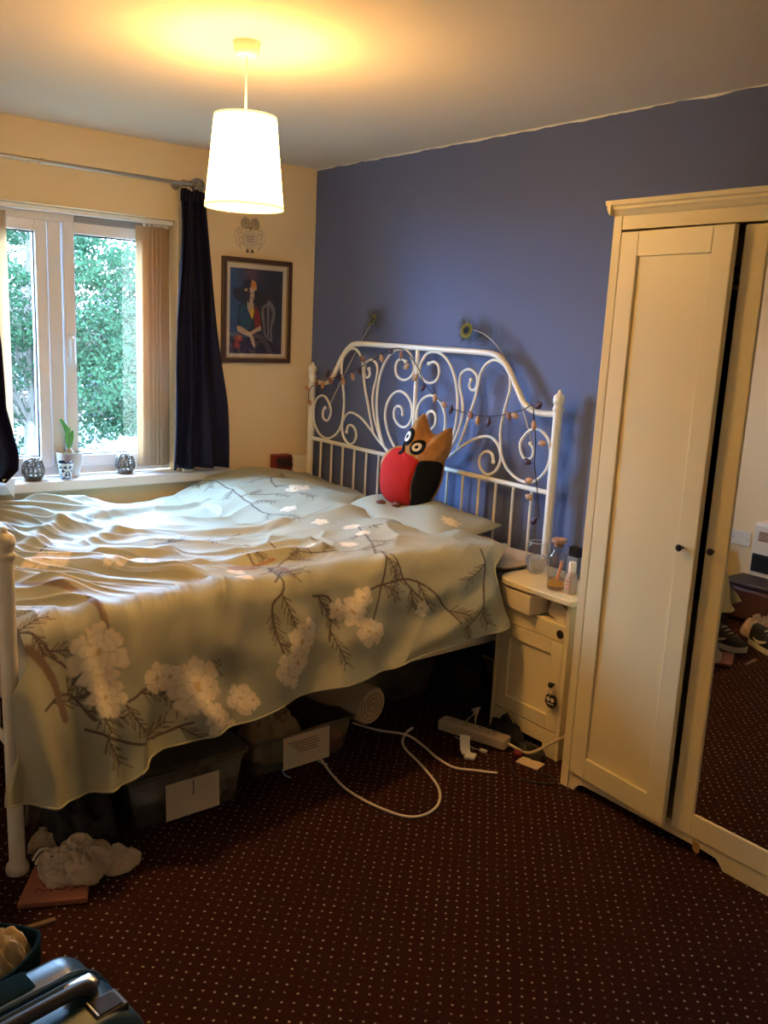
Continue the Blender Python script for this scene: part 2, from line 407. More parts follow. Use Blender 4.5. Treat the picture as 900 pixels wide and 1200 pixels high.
# ------------------------------------------------------------------ curtain pole and curtains
NAVY = mat('navy_satin', (0.010, 0.009, 0.020), 0.7, noise=0.15, nscale=4, spec=0.2)
def navy_cloth():
    m = mat('navy_speckled', (0.010, 0.0095, 0.024), 0.7, spec=0.15); nt = m.node_tree; b = nt.nodes['Principled BSDF']
    tc = nt.nodes.new('ShaderNodeTexCoord'); v = nt.nodes.new('ShaderNodeTexVoronoi'); v.inputs['Scale'].default_value = 26; nt.links.new(tc.outputs['Object'], v.inputs['Vector'])
    lt = nt.nodes.new('ShaderNodeMath'); lt.operation = 'LESS_THAN'; lt.inputs[1].default_value = 0.075; nt.links.new(v.outputs['Distance'], lt.inputs[0])
    mx = nt.nodes.new('ShaderNodeMix'); mx.data_type = 'RGBA'; mx.inputs[6].default_value = (0.010, 0.0095, 0.024, 1); mx.inputs[7].default_value = (0.10, 0.11, 0.20, 1)
    nt.links.new(lt.outputs[0], mx.inputs[0]); nt.links.new(mx.outputs[2], b.inputs['Base Color']); return m
NSP = navy_cloth()
rod = thing('curtain_pole', 'thin brushed metal curtain pole with open wire ball finial above the window', 'curtain pole', (0.1, -1.34, 2.115))
POLE = mat('satin_nickel', (0.42, 0.38, 0.34), 0.35, metal=0.9)
MB().tube([(0.1, -2.02, 2.118), (0.1, -0.76, 2.112)], 0.0085, 10).obj('pole', POLE, rod)
MB().tube([(0.1, -2.02, 2.118), (0.1, -1.66, 2.1163)], 0.0105, 10).obj('pole_sleeve', POLE, rod)
for yy in (-1.93, -0.80):
    b = MB(); b.tube([(0.0, yy, 2.113), (0.09, yy, 2.113)], 0.006, 8); b.tube([(0, yy, 2.113), (0.006, yy, 2.113)], 0.022, 14); b.tube([(0.1, yy-0.01, 2.113), (0.1, yy+0.01, 2.113)], 0.014, 12)
    b.obj('bracket', POLE, rod)
b = MB(); b.tube([(0.1, -1.455, 2.115), (0.1, -1.441, 2.115)], 0.0125, 12); b.obj('pole_joint', POLE, rod)
for yy, sg in ((-0.735, 1), (-2.045, -1)):
    fb = MB(); R = 0.03
    for k in range(6):
        a = PI*k/6
        pts = [(0.1+R*math.cos(t)*math.cos(a), yy+R*math.sin(t), 2.113+R*math.cos(t)*math.sin(a)) for t in np.linspace(0, 2*PI, 20, endpoint=False)]
        fb.tube(pts, 0.0035, 6, closed=True)
    fb.ball((0.1, yy, 2.113), 0.010, 10, 6); fb.tube([(0.1, yy-sg*0.03, 2.113), (0.1, yy-sg*0.045, 2.113)], 0.012, 10)
    fb.obj('finial', POLE, rod)
def curtain(name_label, prof, side, zt, zb, folds, seed, blow=None):
    """prof(v) -> (y0, y1) at height fraction v (0 top, 1 bottom)"""
    t = thing('curtain', name_label, 'curtain', (0.1, (prof(1)[0]+prof(1)[1])/2, zb), 'navy window curtains')
    rg = np.random.default_rng(seed); ph = rg.uniform(0, 6, 4)
    def fn(u, v):
        y0, y1 = prof(v); y = y0+(y1-y0)*u
        a = 0.018+0.012*v
        x = 0.098+a*math.sin(2*PI*folds*u+ph[0]+0.6*math.sin(3*v+ph[1]))+0.006*math.sin(2*PI*folds*2.3*u+ph[2]+2*v)+0.012*math.sin(4*v+ph[3]+3*u)
        if blow: x += blow(u, v)
        return (x, y+0.006*math.sin(9*v+7*u), zt+(zb-zt)*v)
    m = MB().grid(fn, 90, 50); m.obj('drape', NSP, t, solid=0.004, sharp=180)
    y0, y1 = prof(0)
    m = MB().grid(lambda u, v: (0.1+0.020*math.sin(2*PI*folds*2*u+ph[0]), y0+(y1-y0)*u, zt-0.03+(0.05+0.006*math.sin(2*PI*folds*2.7*u))*(1-v)), 120, 6)
    m.obj('heading_tape', NAVY, t, solid=0.004, sharp=180)
    for k in range(7):
        h = MB(); y = y0+(y1-y0)*(k+0.5)/7
        h.tube([(0.1+0.0135*math.cos(a), y, 2.1135+0.0135*math.sin(a)) for a in np.linspace(0, 2*PI, 14, endpoint=False)], 0.002, 5, closed=True)
        h.tube([(0.1, y, 2.10), (0.1, y, zt+0.004)], 0.0015, 5)
        h.obj('hook', POLE, t)
    return t
ilerp = lambda v, a: float(np.interp(v, [p[0] for p in a], [p[1] for p in a]))
curtain('dark navy curtain at the right of the window, beside the framed picture', lambda v: (ilerp(v, [(0, -0.822), (0.15, -0.825), (0.45, -0.845), (1, -0.866)]), ilerp(v, [(0, -0.69), (0.12, -0.675), (0.4, -0.625), (0.75, -0.572), (1, -0.56)])), 1, 2.066, 0.772, 3.3, 2)
cl = curtain('dark navy curtain at the left edge of the window, bunched at its bottom', lambda v: (ilerp(v, [(0, -2.0), (1, -2.04)]), ilerp(v, [(0, -1.72), (0.3, -1.655), (0.55, -1.636), (0.75, -1.640), (0.84, -1.615), (0.91, -1.592), (0.96, -1.594), (1, -1.645)])), -1, 2.070, 0.765, 4.2, 5)
MB().add([(0.108, -1.66, 0.78), (0.112, -1.605, 0.785), (0.122, -1.617, 0.695), (0.12, -1.64, 0.735)], [(0, 3, 2, 1)]).obj('lining', mat('thin_lining', (0.8, 0.78, 0.74), 0.8, trans=0.5), cl, solid=0.002, smooth=False)

# ------------------------------------------------------------------ vertical blind
bl = thing('vertical_blind', 'beige vertical fabric blind drawn to both sides of the window', 'blind', (-0.05, -1.34, 1.95))
MB().box(-0.075, -0.035, WY0+0.01, WY1-0.01, 1.932, 1.953).obj('head_rail', UPVC, bl, smooth=False, bevel=0.003)
SLAT = mat('blind_fabric', (0.78, 0.60, 0.42), 0.9, bump=0.1, bscale=200, trans=0.42)
CHAIN = mat('bead_chain', (0.75, 0.75, 0.75), 0.4)
def slat(yc, ang, xo=0.0):
    w = 0.0445; dx, dy = w*math.cos(ang), w*math.sin(ang)
    def fn(u, v):
        k = (u-0.5)*2; cv = 0.004*(1-k*k)
        return (-0.048+xo+k*dx-cv*math.sin(ang), yc+k*dy+cv*math.cos(ang), 1.918+(0.775-1.918)*v)
    s = MB().grid(fn, 7, 2).obj('slat', SLAT, bl, solid=0.0012, sharp=180)
    MB().box(-0.052+xo, -0.044+xo, yc-0.006, yc+0.006, 1.915, 1.933).obj('hanger', UPVC, s, smooth=False)
    MB().tube([(-0.048-dx*0.8+xo, yc-dy*0.8, 0.783), (-0.048+dx*0.8+xo, yc+dy*0.8, 0.783)], 0.004, 6).obj('bottom_weight', CHAIN, s)
for k, (yc, an_) in enumerate(((-0.936, -86), (-0.905, -76), (-0.882, -70), (-0.862, -66), (-0.845, -60), (-0.830, -54))): slat(yc, math.radians(an_), -0.008*(k > 0))
for k in range(6): slat(-1.80+0.040*k, math.radians(-50-5*k))

# ------------------------------------------------------------------ things on the sill
SZ = 0.745
def lantern(x, y, label, sc=1.0, glass=False):
    t = thing('tealight_holder', label, 'candle holder', (x, y, SZ), 'pierced metal tealight holders')
    M_ = mat('dark_pewter', (0.16, 0.14, 0.12), 0.35, metal=0.85)
    prof = lambda z: (0.030+0.018*math.sin(PI*min(1, (z/0.095)**0.8)*0.92))*sc
    hgt = 0.095*sc
    b = MB(); b.lathe([(0.001, 0), (0.034*sc, 0), (prof(0.012)*1.0, 0.012*sc), (prof(0.024), 0.024*sc), (prof(0.024)-0.003, 0.024*sc), (0.03*sc, 0.006*sc), (0.001, 0.005*sc)], (x, y, SZ), 28, False, False)
    b.obj('base', M_, t)
    m = MB()
    P = lambda a, z: (x+prof(z)*math.cos(a), y+prof(z)*math.sin(a), SZ+z*sc)
    n = 7
    for k in range(n):
        a0 = 2*PI*k/n; w = 2*PI/n
        m.tube(catmull([P(a0, 0.02), P(a0+0.25*w, 0.045), P(a0-0.05*w, 0.068), P(a0+0.3*w, 0.094), P(a0+0.62*w, 0.088), P(a0+0.5*w, 0.066), P(a0+0.32*w, 0.072)], 5), 0.0032*sc, 6)
        m.tube(catmull([P(a0+0.95*w, 0.02), P(a0+0.55*w, 0.04), P(a0+0.75*w, 0.062), P(a0+0.98*w, 0.082), P(a0+0.8*w, 0.096)], 5), 0.0032*sc, 6)
        m.tube(catmull([P(a0+0.1*w+w*0.3*(1+math.cos(q)), 0.042+0.016*math.sin(q)) for q in np.linspace(0, 2*PI, 8)], 3), 0.0026*sc, 6)
    m.tube([P(a, 0.024) for a in np.linspace(0, 2*PI, 30, endpoint=False)], 0.003*sc, 6, closed=True)
    m.obj('filigree', M_, t)
    c = MB().lathe([(0.001, 0.006), (0.019, 0.006), (0.019, 0.022), (0.001, 0.021)], (x, y, SZ), 18, False, False).obj('tealight', mat('wax', (0.8, 0.76, 0.68), 0.5), t)
    return t
lantern(-0.012, -1.492, 'pierced dark metal tealight holder by the left curtain on the sill')
lantern(-0.040, -1.046, 'pierced dark metal tealight holder below the right blind slats on the sill', 0.95)
pt = thing('potted_bulb', 'green amaryllis bulb sprouting in a round stone-grey pot on the sill', 'plant', (-0.070, -1.312, SZ))
x, y = -0.052, -1.312
MB().lathe([(0.001, 0), (0.036, 0), (0.044, 0.012), (0.055, 0.06), (0.061, 0.112), (0.062, 0.118), (0.057, 0.118), (0.053, 0.100), (0.001, 0.100)], (x, y, SZ), 32, False, False).obj('pot', mat('grey_glaze', (0.50, 0.46, 0.42), 0.3, noise=0.08), pt)
MB().lathe([(0.054, 0.0), (0.03, 0.006), (0.001, 0.004)], (x, y, SZ+0.0995), 24, True, False).obj('soil', mat('soil', (0.05, 0.03, 0.02), 0.95, bump=0.8, bscale=90), pt)
MB().lathe([(0.012, 0), (0.022, 0.008), (0.02, 0.02), (0.009, 0.032), (0.006, 0.036)], (x, y, SZ+0.1), 16).obj('bulb', mat('bulb_skin', (0.32, 0.24, 0.13), 0.6), pt)
LEAF = mat('strap_leaf', (0.09, 0.30, 0.06), 0.35, noise=0.15, nscale=10)
for (pts, w) in (([(0, 0, 0.13), (0.0, 0.004, 0.18), (-0.002, -0.012, 0.235), (0.0, -0.038, 0.275)], 0.017), ([(0, 0, 0.13), (0.003, -0.006, 0.17), (0.004, -0.006, 0.205), (0.006, 0.002, 0.235)], 0.016), ([(0, 0, 0.13), (0.0, 0.008, 0.16), (0.002, 0.014, 0.19), (0.004, 0.017, 0.222)], 0.015), ([(0, 0, 0.13), (-0.006, 0.012, 0.155), (-0.008, 0.016, 0.18), (-0.01, 0.022, 0.197)], 0.012)):
    C = catmull(pts, 5); m = MB(); n = len(C)
    def fn(u, v, C=C, n=n, w=w):
        i = min(n-1, int(round(v*(n-1)))); k = (u-0.5)*2; ww = 0.62*w*(0.5+0.8*math.sin(PI*min(1, v*0.86+0.1)))*(1 if v < 0.97 else 0.25)
        return (x+C[i][0]-0.004*k*k+0.6*ww*k*0.6, y+C[i][1]+ww*k*0.7, SZ-0.003+C[i][2])
    m.grid(fn, 5, n).obj('leaf', LEAF, pt, solid=0.0025, sharp=180)
# blue and white cup
cup = thing('patterned_cup', 'tapered white cup with navy damask pattern in front of the plant pot', 'cup', (0.022, -1.356, SZ))
x, y = 0.022, -1.356; nu, nv = 72, 50
prof = lambda v: 0.024+0.009*v
mm = MB().grid(lambda u, v: (x+prof(v)*math.cos(2*PI*u), y+prof(v)*math.sin(2*PI*u), SZ+0.002+0.083*v), nu, nv, True)
U, V = np.meshgrid(np.arange(nu)/nu*4 % 1, np.linspace(0, 1, nv)); U = U.ravel()-0.5; V = V.ravel()
pat = (np.abs(np.sin(11*V)*np.cos(7*U*PI)+0.5*np.sin(23*V+9*np.abs(U))) > 0.72) | (np.hypot(U*1.1, (V-0.5)*1.3) < 0.13) | (V > 0.93) | (np.abs(V-0.08) < 0.03) | (np.hypot(np.abs(U)-0.3, (V-0.7)*1.3) < 0.1) | (np.hypot(np.abs(U)-0.33, (V-0.28)*1.3) < 0.12)
colr = np.where(pat[:, None], np.array([[0.018, 0.028, 0.10]]), np.array([[0.72, 0.78, 0.82]]))
mm.obj('wall', mat_attr('cup_glaze', 0.2), cup, colors=colr, sharp=180)
MB().lathe([(0.001, 0), (0.024, 0), (0.024, 0.004), (0.022, 0.004), (0.031, 0.083), (0.033, 0.085)], (x, y, SZ), 36, False, False).obj('lining', mat('navy_glaze', (0.02, 0.03, 0.09), 0.25), cup)
tag(MB().grid(lambda u, v: (0.028+0.022*(u-0.5)*2*0.6, -0.752+0.062*(v-0.5), SZ+0.001+0.030*max(0, 1-abs(u-0.5)*2)**0.5*max(0.0, 1-(abs(v-0.5)*2)**3)**0.5), 9, 12).obj('trinket', mat('cream_resin', (0.78, 0.66, 0.42), 0.4), solid=0.001), 'small cream trinket on the sill below the right navy curtain', 'trinket')
# two little boxes on the corner ledge
bx = thing('patterned_box', 'small box with red and black patterned face on the corner ledge', 'box', (0.038, -0.20, 0.715))
MB().box(0.008, 0.066, -0.252, -0.150, 0.715, 0.806).obj('body', mat('red_card', (0.22, 0.02, 0.015), 0.6), bx, smooth=False, bevel=0.002)
pp = MB()
for k in range(14):
    cy = -0.245+0.0068*k; pp.tube(catmull([(0.0675, cy, 0.73+0.01*(k % 3)), (0.0675, cy+0.008, 0.752), (0.0675, cy-0.002, 0.775), (0.0675, cy+0.006, 0.798-0.008*(k % 2))], 3), 0.0025, 5)
pp.obj('pattern', BLACK, bx)
wb = thing('white_box', 'small ribbed white box in the corner behind the bed post', 'box', (0.035, -0.09, 0.715))
MB().box(0.006, 0.064, -0.14, -0.03, 0.715, 0.795).obj('body', PLAST, wb, smooth=False, bevel=0.003)
for k in range(3): MB().box(0.064, 0.067, -0.135, -0.035, 0.735+0.02*k, 0.742+0.02*k).obj('rib', PLAST, wb, smooth=False)

# ------------------------------------------------------------------ picture and owl plaque
pic = thing('framed_picture', 'framed painting of a seated woman in a wide hat, dark wood frame', 'picture', (0.0, -0.35, 1.29))
Y0, Y1, Z0, Z1 = -0.556, -0.150, 1.293, 1.815
FR = mat('dark_wood_frame', (0.075, 0.035, 0.02), 0.3, noise=0.2, nscale=20)
fw = 0.022
f = MB()
for (a, b, c, d) in ((Y0, Y0+fw, Z0, Z1), (Y1-fw, Y1, Z0, Z1), (Y0+fw, Y1-fw, Z1-fw, Z1), (Y0+fw, Y1-fw, Z0, Z0+fw)): f.box(0.0, 0.024, a, b, c, d)
f.obj('frame', FR, pic, bevel=0.004, smooth=False)
MB().box(0.001, 0.010, Y0+fw, Y1-fw, Z0+fw, Z1-fw).obj('mount', mat('ivory_card', (0.78, 0.70, 0.55), 0.8), pic, smooth=False)
lw = 0.004; f = MB(); q = fw+0.012
for (a, b, c, d) in ((Y0+fw, Y0+q-0.006, Z0+fw, Z1-fw), (Y1-q+0.006, Y1-fw, Z0+fw, Z1-fw), (Y0+q-0.006, Y1-q+0.006, Z1-q+0.006, Z1-fw), (Y0+q-0.006, Y1-q+0.006, Z0+fw, Z0+q-0.006)): f.box(0.010, 0.019, a, b, c, d)
f.obj('slip', mat('gilt', (0.55, 0.40, 0.18), 0.35, metal=0.6), pic, smooth=False)
a0, a1, b0, b1 = Y0+0.046, Y1-0.052, Z0+0.046, Z1-0.052
nu, nv = 130, 170
art = MB().grid(lambda u, v: (0.0115, a0+(a1-a0)*u, b1+(b0-b1)*v), nu, nv)
U, V = np.meshgrid(np.linspace(0, 1, nu), np.linspace(0, 1, nv)); U = U.ravel(); V = V.ravel()
c = np.zeros((nu*nv, 3)); c[:] = (0.030, 0.032, 0.050)
k = sstep(0.5, 0, U)[:, None]; c = c*(1-k)+np.array([0.03, 0.09, 0.20])*k
k = (np.exp(-((U-0.4)**2/0.02+(V-0.02)**2/0.02)))[:, None]*0.8; c = c*(1-k)+np.array([0.16, 0.07, 0.11])*k
k = sstep(0.72, 0.95, V+0.1*perlin(U*5, V*5, 3))[:, None]; c = c*(1-k)+np.array([0.045, 0.025, 0.065])*k
c *= (1+0.35*perlin(U*14, V*18, 1))[:, None]
def P(poly, col): c[in_poly(U, V, poly)] = col
def Ell(cx, cy, rx, ry, col, rot=0.0):
    dx, dy = U-cx, V-cy; ca, sa = math.cos(rot), math.sin(rot)
    c[((dx*ca+dy*sa)/rx)**2+((-dx*sa+dy*ca)/ry)**2 < 1] = col
# chair
Ell(0.73, 0.52, 0.135, 0.16, (0.20, 0.20, 0.22)); P([(0.60, 0.5), (0.66, 0.80), (0.76, 0.90), (0.82, 0.84), (0.80, 0.70), (0.86, 0.52)], (0.20, 0.20, 0.22))
P([(0.64, 0.46), (0.70, 0.42), (0.72, 0.78), (0.68, 0.76)], (0.03, 0.03, 0.045)); P([(0.75, 0.42), (0.81, 0.50), (0.765, 0.72), (0.78, 0.82), (0.745, 0.80)], (0.03, 0.03, 0.045))
P([(0.04, 0.99), (0.06, 0.80), (0.25, 0.74), (0.55, 0.72), (0.80, 0.86), (0.94, 0.97), (0.94, 0.99)], (0.028, 0.016, 0.040))      # skirt
P([(0.14, 0.62), (0.16, 0.46), (0.24, 0.38), (0.40, 0.42), (0.50, 0.40), (0.60, 0.55), (0.62, 0.70), (0.45, 0.76), (0.16, 0.74)], (0.014, 0.030, 0.040))   # coat
P([(0.17, 0.50), (0.27, 0.40), (0.32, 0.50), (0.42, 0.62), (0.36, 0.72), (0.22, 0.70)], (0.02, 0.085, 0.10))
P([(0.48, 0.41), (0.56, 0.52), (0.60, 0.68), (0.48, 0.70), (0.46, 0.58)], (0.26, 0.012, 0.02))
Ell(0.38, 0.325, 0.33, 0.105, (0.020, 0.018, 0.024), 0.12)                                                         # brim
Ell(0.36, 0.195, 0.125, 0.075, (0.022, 0.014, 0.02)); P([(0.40, 0.12), (0.48, 0.15), (0.50, 0.22), (0.38, 0.24)], (0.62, 0.22, 0.02)); P([(0.27, 0.235), (0.49, 0.215), (0.50, 0.245), (0.27, 0.265)], (0.60, 0.36, 0.10))
P([(0.32, 0.36), (0.40, 0.34), (0.45, 0.42), (0.44, 0.56), (0.40, 0.57), (0.32, 0.46)], (0.55, 0.38, 0.22))          # neck
Ell(0.395, 0.30, 0.062, 0.085, (0.62, 0.42, 0.25)); Ell(0.345, 0.31, 0.03, 0.09, (0.05, 0.02, 0.02)); Ell(0.42, 0.34, 0.018, 0.010, (0.35, 0.04, 0.03)); Ell(0.385, 0.285, 0.016, 0.006, (0.03, 0.02, 0.02)); Ell(0.43, 0.28, 0.014, 0.006, (0.03, 0.02, 0.02))
P([(0.38, 0.50), (0.44, 0.44), (0.46, 0.50), (0.42, 0.60)], (0.75, 0.50, 0.02))
P([(0.13, 0.68), (0.18, 0.67), (0.40, 0.75), (0.46, 0.82), (0.49, 0.90), (0.46, 0.93), (0.42, 0.88), (0.38, 0.80), (0.15, 0.74)], (0.62, 0.42, 0.26))
P([(0.58, 0.66), (0.60, 0.71), (0.42, 0.77), (0.34, 0.79), (0.36, 0.75)], (0.62, 0.42, 0.26))
Ell(0.17, 0.82, 0.075, 0.042, (0.45, 0.05, 0.02)); Ell(0.14, 0.90, 0.06, 0.04, (0.40, 0.04, 0.02)); Ell(0.18, 0.815, 0.03, 0.016, (0.65, 0.25, 0.05)); Ell(0.16, 0.955, 0.05, 0.025, (0.10, 0.02, 0.05))
art.obj('painting', mat_attr('paint', 0.5), pic, colors=c, smooth=False)
MB().box(0.0195, 0.021, Y0+fw, Y1-fw, Z0+fw, Z1-fw).obj('pane', mat_clear('picture_glass', (0.97, 0.97, 0.97)), pic, smooth=False)

pq = thing('owl_plaque', 'pale pierced owl wall plaque above the framed picture', 'wall plaque', (0.0, -0.397, 1.93))
PQ = mat('plaque_cream', (0.62, 0.53, 0.40), 0.6)
py, pz = -0.397, 1.925
q = lambda a, b, d=0.006: (d, py+a, pz+b)
m = MB(); m.prism([(0.040*math.cos(t), -0.018+0.048*math.sin(t)) for t in np.linspace(0, 2*PI, 28, endpoint=False)], lambda a, b, d: q(a, b, d), 0.001, 0.007); m.obj('body', PQ, pq, sharp=30)
for s in (-1, 1):
    m = MB(); m.tube([q(s*0.028+0.022*math.cos(t), 0.055+0.022*math.sin(t)) for t in np.linspace(0, 2*PI, 20, endpoint=False)], 0.004, 6, closed=True)
    m.tube([q(s*0.028+0.012*math.cos(t), 0.055+0.012*math.sin(t)) for t in np.linspace(0, 2*PI, 16, endpoint=False)], 0.003, 6, closed=True)
    m.ball(q(s*0.028, 0.055), 0.006, 8, 6); m.obj('eye', mat('plaque_tan', (0.38, 0.31, 0.22), 0.6), pq)  # eye rings in a darker tan than the body
    m = MB()
    for k in range(4):
        zz = 0.02-0.022*k; rr = 0.020-0.002*k
        m.tube([q(s*(0.060-0.004*k+rr*0.7*math.cos(t)), zz+rr*0.7*math.sin(t)) for t in np.linspace(-1.5, 3.6, 16)], 0.0032, 6)
    m.tube(catmull([q(s*0.045, 0.03), q(s*0.085, 0.01), q(s*0.075, -0.04), q(s*0.045, -0.068)], 6), 0.003, 6); m.obj('wing', PQ, pq)
    m = MB()
    for k in (-1, 0, 1): m.tube([q(s*0.014, -0.066), q(s*0.014+0.007*k, -0.083)], 0.003, 6)
    m.obj('claw', mat('plaque_claw', (0.12, 0.08, 0.05), 0.6), pq)
m = MB(); m.tube(catmull([q(-0.05, 0.07), q(-0.03, 0.085), q(0, 0.076), q(0.03, 0.085), q(0.05, 0.07)], 5), 0.004, 6); m.obj('brow', PQ, pq)
m = MB(); m.prism([(-0.008, 0.042), (0.008, 0.042), (0, 0.024)], lambda a, b, d: q(a, b, d), 0.004, 0.012); m.obj('beak', mat('plaque_beak', (0.25, 0.18, 0.10), 0.6), pq, smooth=False)
m = MB()
for k in range(3): m.box(0.007, 0.0082, py-0.024+0.003*k, py+0.024-0.003*k, pz-0.006-0.012*k, pz-0.003-0.012*k)
m.obj('engraving', mat('plaque_claw', (0, 0, 0)), pq, smooth=False)

# ------------------------------------------------------------------ pendant lamp
LX, LY = 1.6135, -1.338
lamp = thing('pendant_lamp', 'lit white tapered drum pendant lamp hanging from the ceiling', 'lamp', (LX, LY, H))
MB().lathe([(0.039, 0), (0.039, -0.004), (0.036, -0.030), (0.030, -0.036), (0.006, -0.037)], (LX, LY, H), 28).obj('ceiling_rose', PLAST, lamp)
MB().tube([(LX, LY, H-0.03), (LX, LY, 2.085)], 0.0032, 8).obj('flex', PLAST, lamp)
MB().lathe([(0.010, 0.0), (0.016, -0.004), (0.018, -0.03), (0.021, -0.032), (0.021, -0.052), (0.016, -0.056)], (LX, LY, 2.093), 20).obj('lamp_holder', PLAST, lamp)
sp_ = MB(); 
for k in range(3):
    a = 2*PI*k/3; sp_.tube([(LX+0.018*math.cos(a), LY+0.018*math.sin(a), 2.058), (LX+0.091*math.cos(a), LY+0.091*math.sin(a), 2.085)], 0.0018, 6)
for z, r in ((2.089, 0.0905), (1.838, 0.1165)): MB().tube([(LX+r*math.cos(a), LY+r*math.sin(a), z) for a in np.linspace(0, 2*PI, 48, endpoint=False)], 0.002, 6, closed=True).obj('shade_ring', METAL, lamp)
sp_.obj('shade_spider', METAL, lamp)
m = MB(); m.grid(lambda u, v: (LX+(0.0915+0.026*v)*math.cos(2*PI*u), LY+(0.0915+0.026*v)*math.sin(2*PI*u), 2.092-0.257*v), 64, 8, True)
sh = mat_emit('lit_shade', (1.0, 0.56, 0.17), SHADE); sh.node_tree.nodes['Principled BSDF'].inputs['Base Color'].default_value = (0.85, 0.8, 0.68, 1)
m.obj('shade', sh, lamp, solid=0.0015, sharp=180)
TRIM = mat_emit('lit_trim', (1.0, 0.60, 0.20), 1.1); TRIM.node_tree.nodes['Principled BSDF'].inputs['Base Color'].default_value = (0.7, 0.6, 0.42, 1)
for z0, z1 in ((2.0935, 2.087), (1.842, 1.8335)):
    rr = lambda z: 0.0915+0.026*(2.092-z)/0.257+0.0012
    MB().grid(lambda u, v: (LX+rr(z0+(z1-z0)*v)*math.cos(2*PI*u), LY+rr(z0+(z1-z0)*v)*math.sin(2*PI*u), z0+(z1-z0)*v), 64, 3, True).obj('shade_trim', TRIM, lamp, solid=0.003, sharp=180)
m = MB(); m.ball((LX, LY, 1.985), 0.030, 20, 12, (1, 1, 1.05)); m.lathe([(0.014, 0.0), (0.016, -0.02), (0.024, -0.034)], (LX, LY, 2.04), 16)
m.obj('bulb', mat_emit('lit_bulb', WARM, BULB), lamp)

# ------------------------------------------------------------------ bed frame
bed = thing('bed_frame', 'white metal double bed frame with scrolled headboard and ball finials', 'bed', (0.965, -1.1, 0))
BXL, BXR, BY, FYB = 0.112, 1.818, -0.065, -2.115
def post(x, y, top, r, nm):
    p = MB().lathe([(0.001, 0), (r*1.45, 0), (r*1.5, 0.010), (r*1.35, 0.022), (r*1.02, 0.03), (r, 0.05), (r, top-0.075)], (x, y, 0), 20, False, True).obj(nm, METAL, bed)
    MB().lathe([(r*1.0, -0.075), (r*1.22, -0.068), (r*1.25, -0.060), (r*1.0, -0.053), (r*1.05, -0.046), (r*1.28, -0.036), (r*1.32, -0.026), (r*1.12, -0.012), (r*0.6, -0.004), (r*0.42, 0.0), (r*0.40, 0.006), (r*0.2, 0.011), (0.0005, 0.012)], (x, y, top), 20, True, False).obj('finial', METAL, p)
post(BXL, BY, 1.295, 0.018, 'headboard_post'); post(BXR, BY, 1.290, 0.018, 'headboard_post')
FXL, FXR = 0.125, 1.800
post(FXL, FYB, 0.955, 0.021, 'foot_post'); post(FXR, FYB, 0.955, 0.021, 'foot_post')
hp = lambda l, n=6: [(a, BY, b) for a, b in catmull(l, n)]
CX = (BXL+BXR)/2
half = [(BXL, 1.207), (0.215, 1.203), (0.285, 1.228), (0.334, 1.288), (0.382, 1.352), (0.436, 1.399), (0.505, 1.419), (0.75, 1.421), (CX, 1.421)]
mirror = lambda l: [(2*CX-a, b) for a, b in l]
MB().tube(hp(half+mirror(half)[::-1][1:]), 0.0125, 12).obj('top_rail', METAL, bed)
MB().tube([(BXL, BY, 0.903), (BXR, BY, 0.895)], 0.0105, 12).obj('middle_rail', METAL, bed)
MB().tube([(BXL, BY, 0.42), (BXR, BY, 0.42)], 0.0105, 12).obj('bottom_rail', METAL, bed)
MB().tube([(CX, BY, 1.42), (CX, BY, 0.90)], 0.010, 12).obj('center_bar', METAL, bed)
for k in range(16): MB().tube([(BXL+(BXR-BXL)*(k+1)/17, BY, 0.902), (BXL+(BXR-BXL)*(k+1)/17, BY, 0.42)], 0.006, 8).obj('bar', METAL, bed)
sA = [(0.239, 1.076), (0.222, 1.055), (0.226, 1.022), (0.258, 1.010), (0.283, 1.030), (0.293, 1.075), (0.251, 1.126), (0.203, 1.137), (0.152, 1.108), (0.132, 1.051), (0.146, 0.984), (0.199, 0.931), (0.272, 0.918), (0.347, 0.950), (0.390, 1.0), (0.404, 1.058), (0.409, 1.127), (0.391, 1.212), (0.374, 1.284), (0.385, 1.344), (0.425, 1.380), (0.474, 1.394), (0.518, 1.375), (0.549, 1.335), (0.559, 1.285), (0.578, 1.210), (0.604, 1.145), (0.630, 1.073), (0.665, 0.99)]
sB = [(0.80, 0.912), (0.768, 0.930), (0.706, 0.962), (0.634, 1.012), (0.561, 1.054), (0.490, 1.074), (0.447, 1.069), (0.412, 1.038), (0.397, 0.993), (0.416, 0.943), (0.463, 0.914), (0.505, 0.928), (0.522, 0.964), (0.508, 0.997), (0.478, 1.011), (0.449, 1.003), (0.438, 0.972)]
sC = [(0.79, 0.915), (0.741, 0.945), (0.704, 0.998), (0.666, 1.069), (0.645, 1.150), (0.650, 1.210), (0.668, 1.260), (0.674, 1.302), (0.659, 1.333), (0.617, 1.346), (0.577, 1.328), (0.566, 1.295), (0.575, 1.266), (0.596, 1.260), (0.613, 1.277), (0.604, 1.303)]
sD = [(0.80, 0.908), (0.757, 0.935), (0.717, 1.0), (0.686, 1.087), (0.678, 1.170), (0.689, 1.253), (0.715, 1.320), (0.755, 1.371), (0.804, 1.401), (0.860, 1.408), (0.904, 1.394), (0.935, 1.357), (0.945, 1.319), (0.920, 1.283), (0.871, 1.268), (0.826, 1.284), (0.810, 1.319), (0.821, 1.351), (0.851, 1.364), (0.883, 1.354)]
sE = [(0.86, 0.905), (0.833, 0.945), (0.784, 1.0), (0.752, 1.070), (0.754, 1.130), (0.783, 1.181), (0.832, 1.211), (0.882, 1.209), (0.928, 1.178), (0.948, 1.132), (0.942, 1.085), (0.908, 1.053), (0.864, 1.052), (0.823, 1.080), (0.816, 1.120), (0.837, 1.143), (0.869, 1.137), (0.881, 1.108)]
